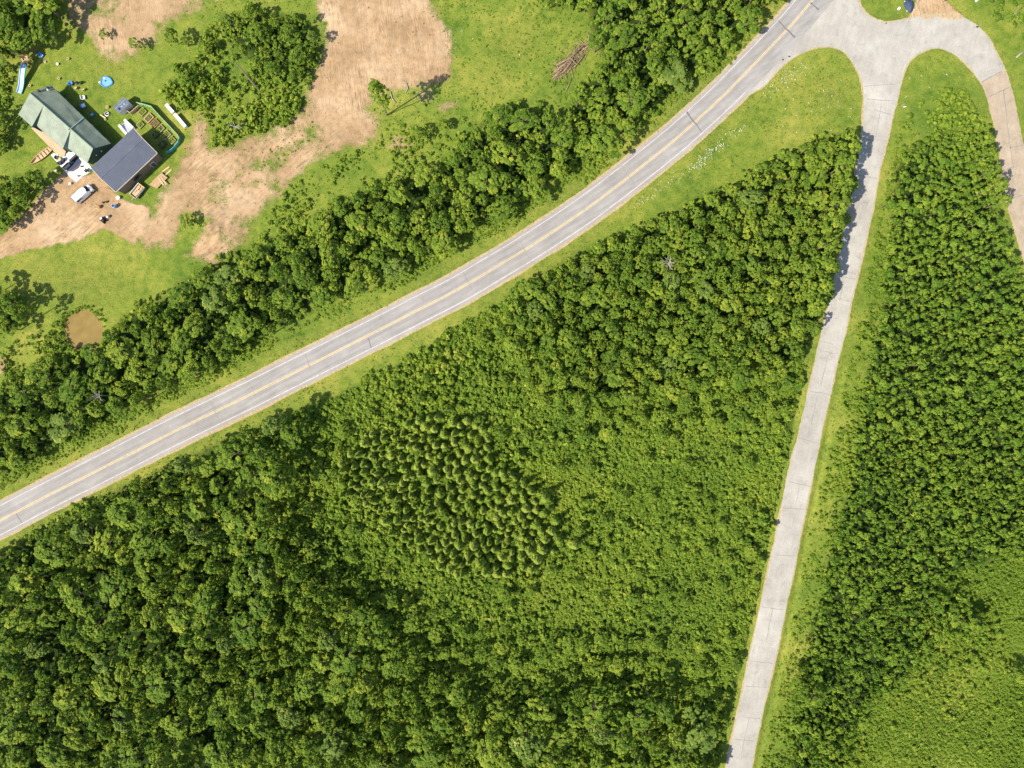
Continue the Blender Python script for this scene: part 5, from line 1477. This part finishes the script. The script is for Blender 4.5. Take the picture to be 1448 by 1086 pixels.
# saplings right of the pale road
SA = []
for k in range(7):
    R = 1.15 + 0.12 * k; Ht = 3.9 + 0.32 * (k % 4)
    q, tn = crown_small(R, Ht, 8 + k // 2, 15, 0.46)
    me_ = leaf_mesh("sapling", q, tn, M['sapling'])
    SA.append((q, tn, R, Ht, me_))
stem = MB().tube([(0, 0, -0.2), (0.05, 0, 1.8), (0, 0.05, 3.6)], [0.06, 0.045, 0.015], 5).build("stem", M['bark']); stem_me = stem.data; bpy.data.objects.remove(stem)
LM_SAP = [(1300, 220, "at the thicket's top beside the grassy island tip"), (1380, 220, "at the thicket's top beside the loop road"), (1270, 300, "in the upper thicket, pale road side"), (1400, 320, "in the upper thicket beside the sandy loop"),
          (1250, 400, "on the thicket's pale road edge, upper part"), (1330, 380, "in the middle of the upper thicket"), (1430, 430, "at the frame's right edge below the loop road"), (1240, 520, "on the thicket's pale road edge, halfway down"),
          (1330, 500, "in the thicket's centre"), (1420, 550, "in the thicket at the frame's right edge, halfway down"), (1220, 640, "on the thicket's pale road edge below halfway"), (1320, 630, "in the lower thicket's middle"),
          (1420, 680, "at the frame's right edge above the meadow"), (1190, 760, "near the pale road where the thicket narrows"), (1290, 760, "in the thicket left of the meadow's top"), (1390, 770, "at the meadow's upper edge"),
          (1170, 870, "in the narrowing thicket beside the pale road"), (1260, 870, "at the thicket's ragged lower edge by the meadow"), (1340, 880, "in the tongue of thicket reaching into the meadow"), (1130, 1010, "low by the pale road's right side"), (1200, 1000, "at the thicket's bottom by the meadow"),
          (1430, 20, "in the brush beyond the loop road's bend")]
pts = scatter(T_RIGHT, 0.60, 1.75, 30000, fill=0.88)
pts = [p for p in pts if float(sdf(np.array([p[0]]), np.array([p[1]]), T_RIGHT)[0]) < -14 * float(fbm(np.array([p[0]]), np.array([p[1]]), 45, 3, 71)[0]) + 6]
pts += scatter(T_FAR, 0.9, 1.3, 400, fill=0.9)
pts.sort(key=lambda p: -p[2] if -5 < p[0] < 1450 and -5 < p[1] < 1090 else 0)
rq, rt = [], []
stq = MB()
for i, (x, y, r) in enumerate(pts):
    q, tn, R, Ht, me_ = SA[int(rng.integers(len(SA)))]
    s = r / R * 1.22; hz = (0.8 + 0.7 * rng.random()) * (0.75 if y < 250 else 1.15)
    hz *= 0.7 + 0.6 * float(fbm(np.array([x]), np.array([y]), 70, 3, 72)[0])
    v = P(x, y, Ht * hz * 0.75); a = rng.random() * 6.28
    if i < 300:
        tone = [("dark green", -0.16), ("green", 0.0), ("bright green", 0.14)][int(rng.integers(3))]
        o = empty("sapling", (v.x, v.y, 0), a, ("short " if hz < 1.0 else ("tall " if hz > 1.35 else "")) + tone[0] + " leafy sapling " + place_words(LM_SAP, x, y), "sapling", "saplings in the right hand thicket")
        o.scale = (s, s, hz)
        link("stem", stem_me, o); link("crown", me_, o)["shade"] = tone[1]
    else:
        rq.append(place(q, v.x, v.y, 0, s, a, hz)); rt.append(tn + (rng.random() - 0.5) * 0.3 + (float(fbm(np.array([x]), np.array([y]), 80, 3, 73)[0]) - 0.5) * 0.5)
ob = link("sapling_thicket_foliage", leaf_mesh("sapling_thicket_foliage", np.concatenate(rq), np.concatenate(rt), M['sapling']))
tag(ob, "smaller saplings crowding the thicket right of the pale road", "thicket", kind="stuff")
print("saplings", len(pts))

# shrubs, undergrowth, meadow: one mass each
BB = [bush_base(0.45 + 0.1 * (k % 4), 1.15 + 0.2 * (k % 3), 4 + k % 3, 11, 0.46) for k in range(10)]
def mass(name, polys, spacing, smin, smax, label, mat, jitter=0.5, base=None, hmul=1.0, keepout=None, dens=None, seed=0, tint_scale=9.0):
    base = base or BB
    Q, T = [], []
    for poly in polys:
        p = np.array(poly, float); lo = np.maximum(p.min(0), [-30, -30]); hi = np.minimum(p.max(0), [1478, 1116])
        st_ = spacing * S
        X, Y = np.meshgrid(np.arange(lo[0], hi[0], st_), np.arange(lo[1], hi[1], st_))
        X = (X + rng.uniform(-jitter, jitter, X.shape) * st_).ravel(); Y = (Y + rng.uniform(-jitter, jitter, Y.shape) * st_).ravel()
        wob_ = (fbm(X, Y, 40, 3, 99) - 0.5) * 30
        ok = (sdf(X, Y, poly) + wob_) < 0
        if dens is not None: ok &= rng.random(len(X)) < dens(X, Y)
        wx, wy = (X - 724) / S, (543 - Y) / S
        if keepout: 
            for ko, m_ in keepout: ok &= sdf(X, Y, ko) > m_
        X, Y = X[ok], Y[ok]
        clump = fbm(X, Y, 60, 3, 123 + seed)
        tc = (fbm(X, Y, tint_scale * S, 3, 7 + seed) - 0.5) * 0.6
        for i in range(len(X)):
            q, tn = base[int(rng.integers(len(base)))]
            s = rng.uniform(smin, smax) * (0.7 + 0.6 * clump[i])
            v = P(X[i], Y[i], 0.6)
            Q.append(place(q, v.x, v.y, 0.0, s, rng.random() * 6.28, s * hmul * (0.6 + 0.9 * clump[i]))); T.append(tn + tc[i])
    ob = link(name, leaf_mesh(name, np.concatenate(Q), np.concatenate(T), mat))
    tag(ob, label, name.split("_")[-1], kind="stuff")
    print(name, len(Q), sum(len(q) for q in Q))
    return ob
keep = [(conc[::3], 9)]
def coarse(x, y):
    left = np.clip((860 - x) / 260, 0.25, 1.0)
    return left * np.clip((fbm(x, y, 70, 4, 201) - 0.28) * 3.2, 0.08, 1.0)
mass("shrubland_undergrowth", [B_SHRUB], 1.15, 0.8, 1.6, "dense mixed shrubs filling the field between the two roads", M['shrub'], keepout=keep, seed=1, hmul=1.0, dens=coarse)
FERN = [bush_base(0.40, 0.62 + 0.12 * (k % 3), 4, 10, 0.36) for k in range(10)]
mass("field_vegetation", [B_SHRUB], 0.74, 0.75, 1.3, "tall weeds and ferns covering the field between the two roads", M['shrub'], base=FERN, keepout=keep, seed=9, hmul=0.85, tint_scale=14)
mass("woodland_undergrowth", [T_STRIP, T_LOWER, T_WEDGE, T_CORNER, T_DRIVE, T_POND], 1.9, 0.9, 1.6, "low bushes growing under and round the trees", M['shrub'], keepout=keep, seed=2)
mass("thicket_undergrowth", [T_RIGHT], 1.35, 0.6, 1.1, "low bushes between the saplings right of the pale road", M['sapling'], keepout=keep, seed=3)
WEED = [bush_base(0.35, 0.55 + 0.1 * (k % 3), 4, 9, 0.32) for k in range(10)]
mass("meadow_vegetation", [B_MEADOW], 0.62, 0.5, 1.05, "bright low scrub in the lower right meadow", M['meadow'], base=WEED, seed=4, hmul=0.75, tint_scale=12)
mass("meadow_shrub_vegetation", [B_MEADOW], 1.5, 0.5, 1.2, "scattered taller weeds and bushes in the lower right meadow", M['shrub'], base=BB, seed=14, dens=lambda x, y: np.clip((fbm(x, y, 55, 4, 31) - 0.46) * 4 + np.clip(1 - sdf(x, y, T_RIGHT) / 60, 0, 1) * 0.6, 0.03, 0.9), hmul=0.9)
mass("rough_vegetation", [B_COPSE, B_LEFT, B_POND, B_ISLE], 0.98, 0.6, 1.45, "rough weeds and brambles round the copse, pond and dirt edge", M['shrub'], base=WEED + BB, keepout=keep + [(POND, 1)], seed=5, dens=lambda x, y: np.clip((fbm(x, y, 42, 4, 53) - 0.27) * 4.5, 0.06, 1))
mass("brush_vegetation", [B_ROUGH], 1.05, 0.5, 1.3, "patchy brush and weeds between the dirt and the roadside wood", M['shrub'], base=WEED + BB[:5], keepout=keep, seed=16, dens=lambda x, y: np.clip((fbm(x, y, 38, 4, 57) - 0.40) * 4.5, 0.04, 0.9), hmul=0.8)
mass("roadside_vegetation", [B_SIDE], 0.85, 0.5, 1.15, "thin weeds between the pale road's grass verge and the thicket", M['meadow'], base=WEED + BB[:2], keepout=[(conc[::3], 13)], dens=lambda x, y: np.clip((fbm(x, y, 35, 3, 8) - 0.2) * 2.6, 0.05, 0.95), seed=8, hmul=0.75)
ringp = [((x - 117) * 1.34 + 117, (y - 468) * 1.34 + 468) for x, y in POND]
mass("pond_reeds_vegetation", [ringp], 0.62, 0.4, 1.0, "reeds and weeds fringing the muddy pond", M["shrub"], base=WEED, keepout=[(POND, -1)], dens=lambda x, y: np.clip(1.0 - (sdf(x, y, POND) / 11), 0, 1) * np.clip((fbm(x, y, 14, 3, 44) - 0.3) * 3, 0.1, 1), seed=15, hmul=0.9)
mass("track_vegetation", [B_TRK], 1.0, 0.3, 0.7, "thin weeds on the strip between the dirt tracks", M["meadow"], base=WEED, dens=lambda x, y: 0.5, seed=12, hmul=0.6)
mass("verge_vegetation", [B_VERGE_UP], 0.75, 0.5, 1.0, "tall weeds along the upper verge of the grey road", M['meadow'], base=WEED, dens=lambda x, y: 0.85, seed=6, hmul=0.7)
mass("clearing_vegetation", [B_CLEAR], 1.15, 0.35, 0.8, "scattered weeds in the green clearing beside the dirt", M['meadow'], base=WEED, hmul=0.6, dens=lambda x, y: np.clip((fbm(x, y, 50, 3, 5) - 0.35) * 3, 0.1, 0.9), seed=7)

# grass tufts over the lawns and verges
def grass_tuft(k):
    n = 7
    a = rng.random(n) * 6.28; ln = 0.25 + 0.25 * rng.random(n)
    c_ = np.stack([np.cos(a) * 0.12, np.sin(a) * 0.12, np.full(n, 0.12)], 1)
    nrm = np.stack([np.cos(a + 1.57) * 0.5, np.sin(a + 1.57) * 0.5, np.full(n, 0.55)], 1) + rng.normal(0, 0.3, (n, 3))
    return leaf_quads(c_, nrm, ln, 0.35), np.clip(0.5 + rng.normal(0, 0.15, n), 0, 1)
GT = [grass_tuft(k) for k in range(14)]
n = 60000
X = rng.uniform(-20, 1468, n); Y = rng.uniform(-20, 1106, n)
ii = np.clip(np.searchsorted(gx, (X - 724) / S), 0, nx - 1); jj = np.clip(np.searchsorted(gy, (543 - Y) / S), 0, ny - 1)
pr = (1 - np.clip(dirt[ii, jj] * 1.15, 0, 0.97)) * (grav[ii, jj] < 0.35) * (floor[ii, jj] < 0.5) * (d_conc[ii, jj] > 4) * (pd[ii, jj] > 3)
for ko in (pp, [(20, 160), (45, 125), (75, 118), (158, 203), (125, 233), (90, 225)], [(126, 237), (189, 180), (232, 220), (165, 274)]):
    pr *= sdf(X, Y, ko) > 0
pr *= 0.25 + 0.75 * np.clip((fbm(X, Y, 45, 4, 21) - 0.35) * 4, 0, 1)
okk = rng.random(n) < pr
X, Y = X[okk], Y[okk]; ii, jj = ii[okk], jj[okk]
Q, T = [], []
lawn = (X < 260) & (Y < 460)
for i in range(len(X)):
    q, tn = GT[int(rng.integers(14))]
    s = rng.uniform(0.6, 1.2) * (0.45 if lawn[i] else 0.85)
    Q.append(place(q, (X[i] - 724) / S, (543 - Y[i]) / S, GZ[ii[i], jj[i]], s, rng.random() * 6.28)); T.append(tn + (rng.random() - 0.5) * 0.3)
ob = link("grass", leaf_mesh("grass", np.concatenate(Q), np.concatenate(T), M['grass']))
tag(ob, "tufts of longer grass over the lawn, verges and road islands", "grass", kind="stuff")

# sparse weeds along the foot of the thicket and on the track
# white wild flowers on the verge
fx, fy = [], []
for a, b, w, n in (((897, 292), (985, 236), 6, 40), ((978, 240), (1022, 202), 5, 75), ((1030, 196), (1052, 176), 5, 20), ((1085, 130), (1140, 92), 8, 50), ((1100, 190), (1190, 130), 30, 25), ((1280, 120), (1380, 110), 25, 12), ((640, 30), (720, 120), 40, 8)):
    t_ = rng.random(n)
    fx += list(a[0] + (b[0] - a[0]) * t_ + rng.normal(0, w, n)); fy += list(a[1] + (b[1] - a[1]) * t_ + rng.normal(0, w * 0.6, n))
fx, fy = np.array(fx), np.array(fy)
kf = (sdf(fx, fy, conc[::2]) > 4); fx, fy = fx[kf], fy[kf]
c_ = np.stack([(fx - 724) / S, (543 - fy) / S, 0.35 + 0.2 * rng.random(len(fx))], 1)
c_ = np.repeat(c_, 4, 0) + rng.normal(0, 0.14, (len(fx) * 4, 3)) * [1, 1, 0.3]
q = leaf_quads(c_, rng.normal(0, 0.3, c_.shape) + [0, 0, 1], 0.07 + 0.13 * rng.random(len(c_)), 0.9)
ob = link("wildflower_litter", leaf_mesh("wildflower_litter", q, np.full(len(q), 0.5), M['flower']))
ob.name = "wildflowers"
tag(ob, "white wild flowers dotted through the verges and lawns", "flowers", kind="stuff")

# stones, clods and chips over the bare soil
n = 9000
X = rng.uniform(-20, 660, n); Y = rng.uniform(-20, 380, n)
ii = np.clip(np.searchsorted(gx, (X - 724) / S), 0, nx - 1); jj = np.clip(np.searchsorted(gy, (543 - Y) / S), 0, ny - 1)
ok = (dirt[ii, jj] > 0.45) & (rng.random(n) < np.where(X > 200, 0.22, 0.05) * (0.3 + 1.4 * fbm(X, Y, 60, 3, 3)))
mb = MB(); mbw = MB()
for x, y, i, j in zip(X[ok], Y[ok], ii[ok], jj[ok]):
    r = 0.06 + 0.16 * rng.random() ** 3
    w_ = mb if rng.random() < 0.8 else mbw
    if w_ is mb:
        w_.lathe(((x - 724) / S, (543 - y) / S, GZ[i, j] - 0.02), [(r, 0), (r * 0.9, r * 0.5), (r * 0.35, r * 0.9)], 5, 0.7 + 0.6 * rng.random(), 1)
    else:
        w_.box(((x - 724) / S, (543 - y) / S, GZ[i, j] + 0.04), (0.25 + 0.7 * rng.random(), 0.09, 0.07), rng.random() * 3.1)
ob = mb.build("gravel", plain('soil_clod', (0.34, 0.23, 0.14), 0.95, 0.35, 2)); tag(ob, "clods and stones strewn over the bare soil", "gravel", kind="stuff")
ob = mbw.build("wood_chip_debris", M['lumber']); tag(ob, "pale wood chips strewn over the bare soil", "debris", kind="stuff")
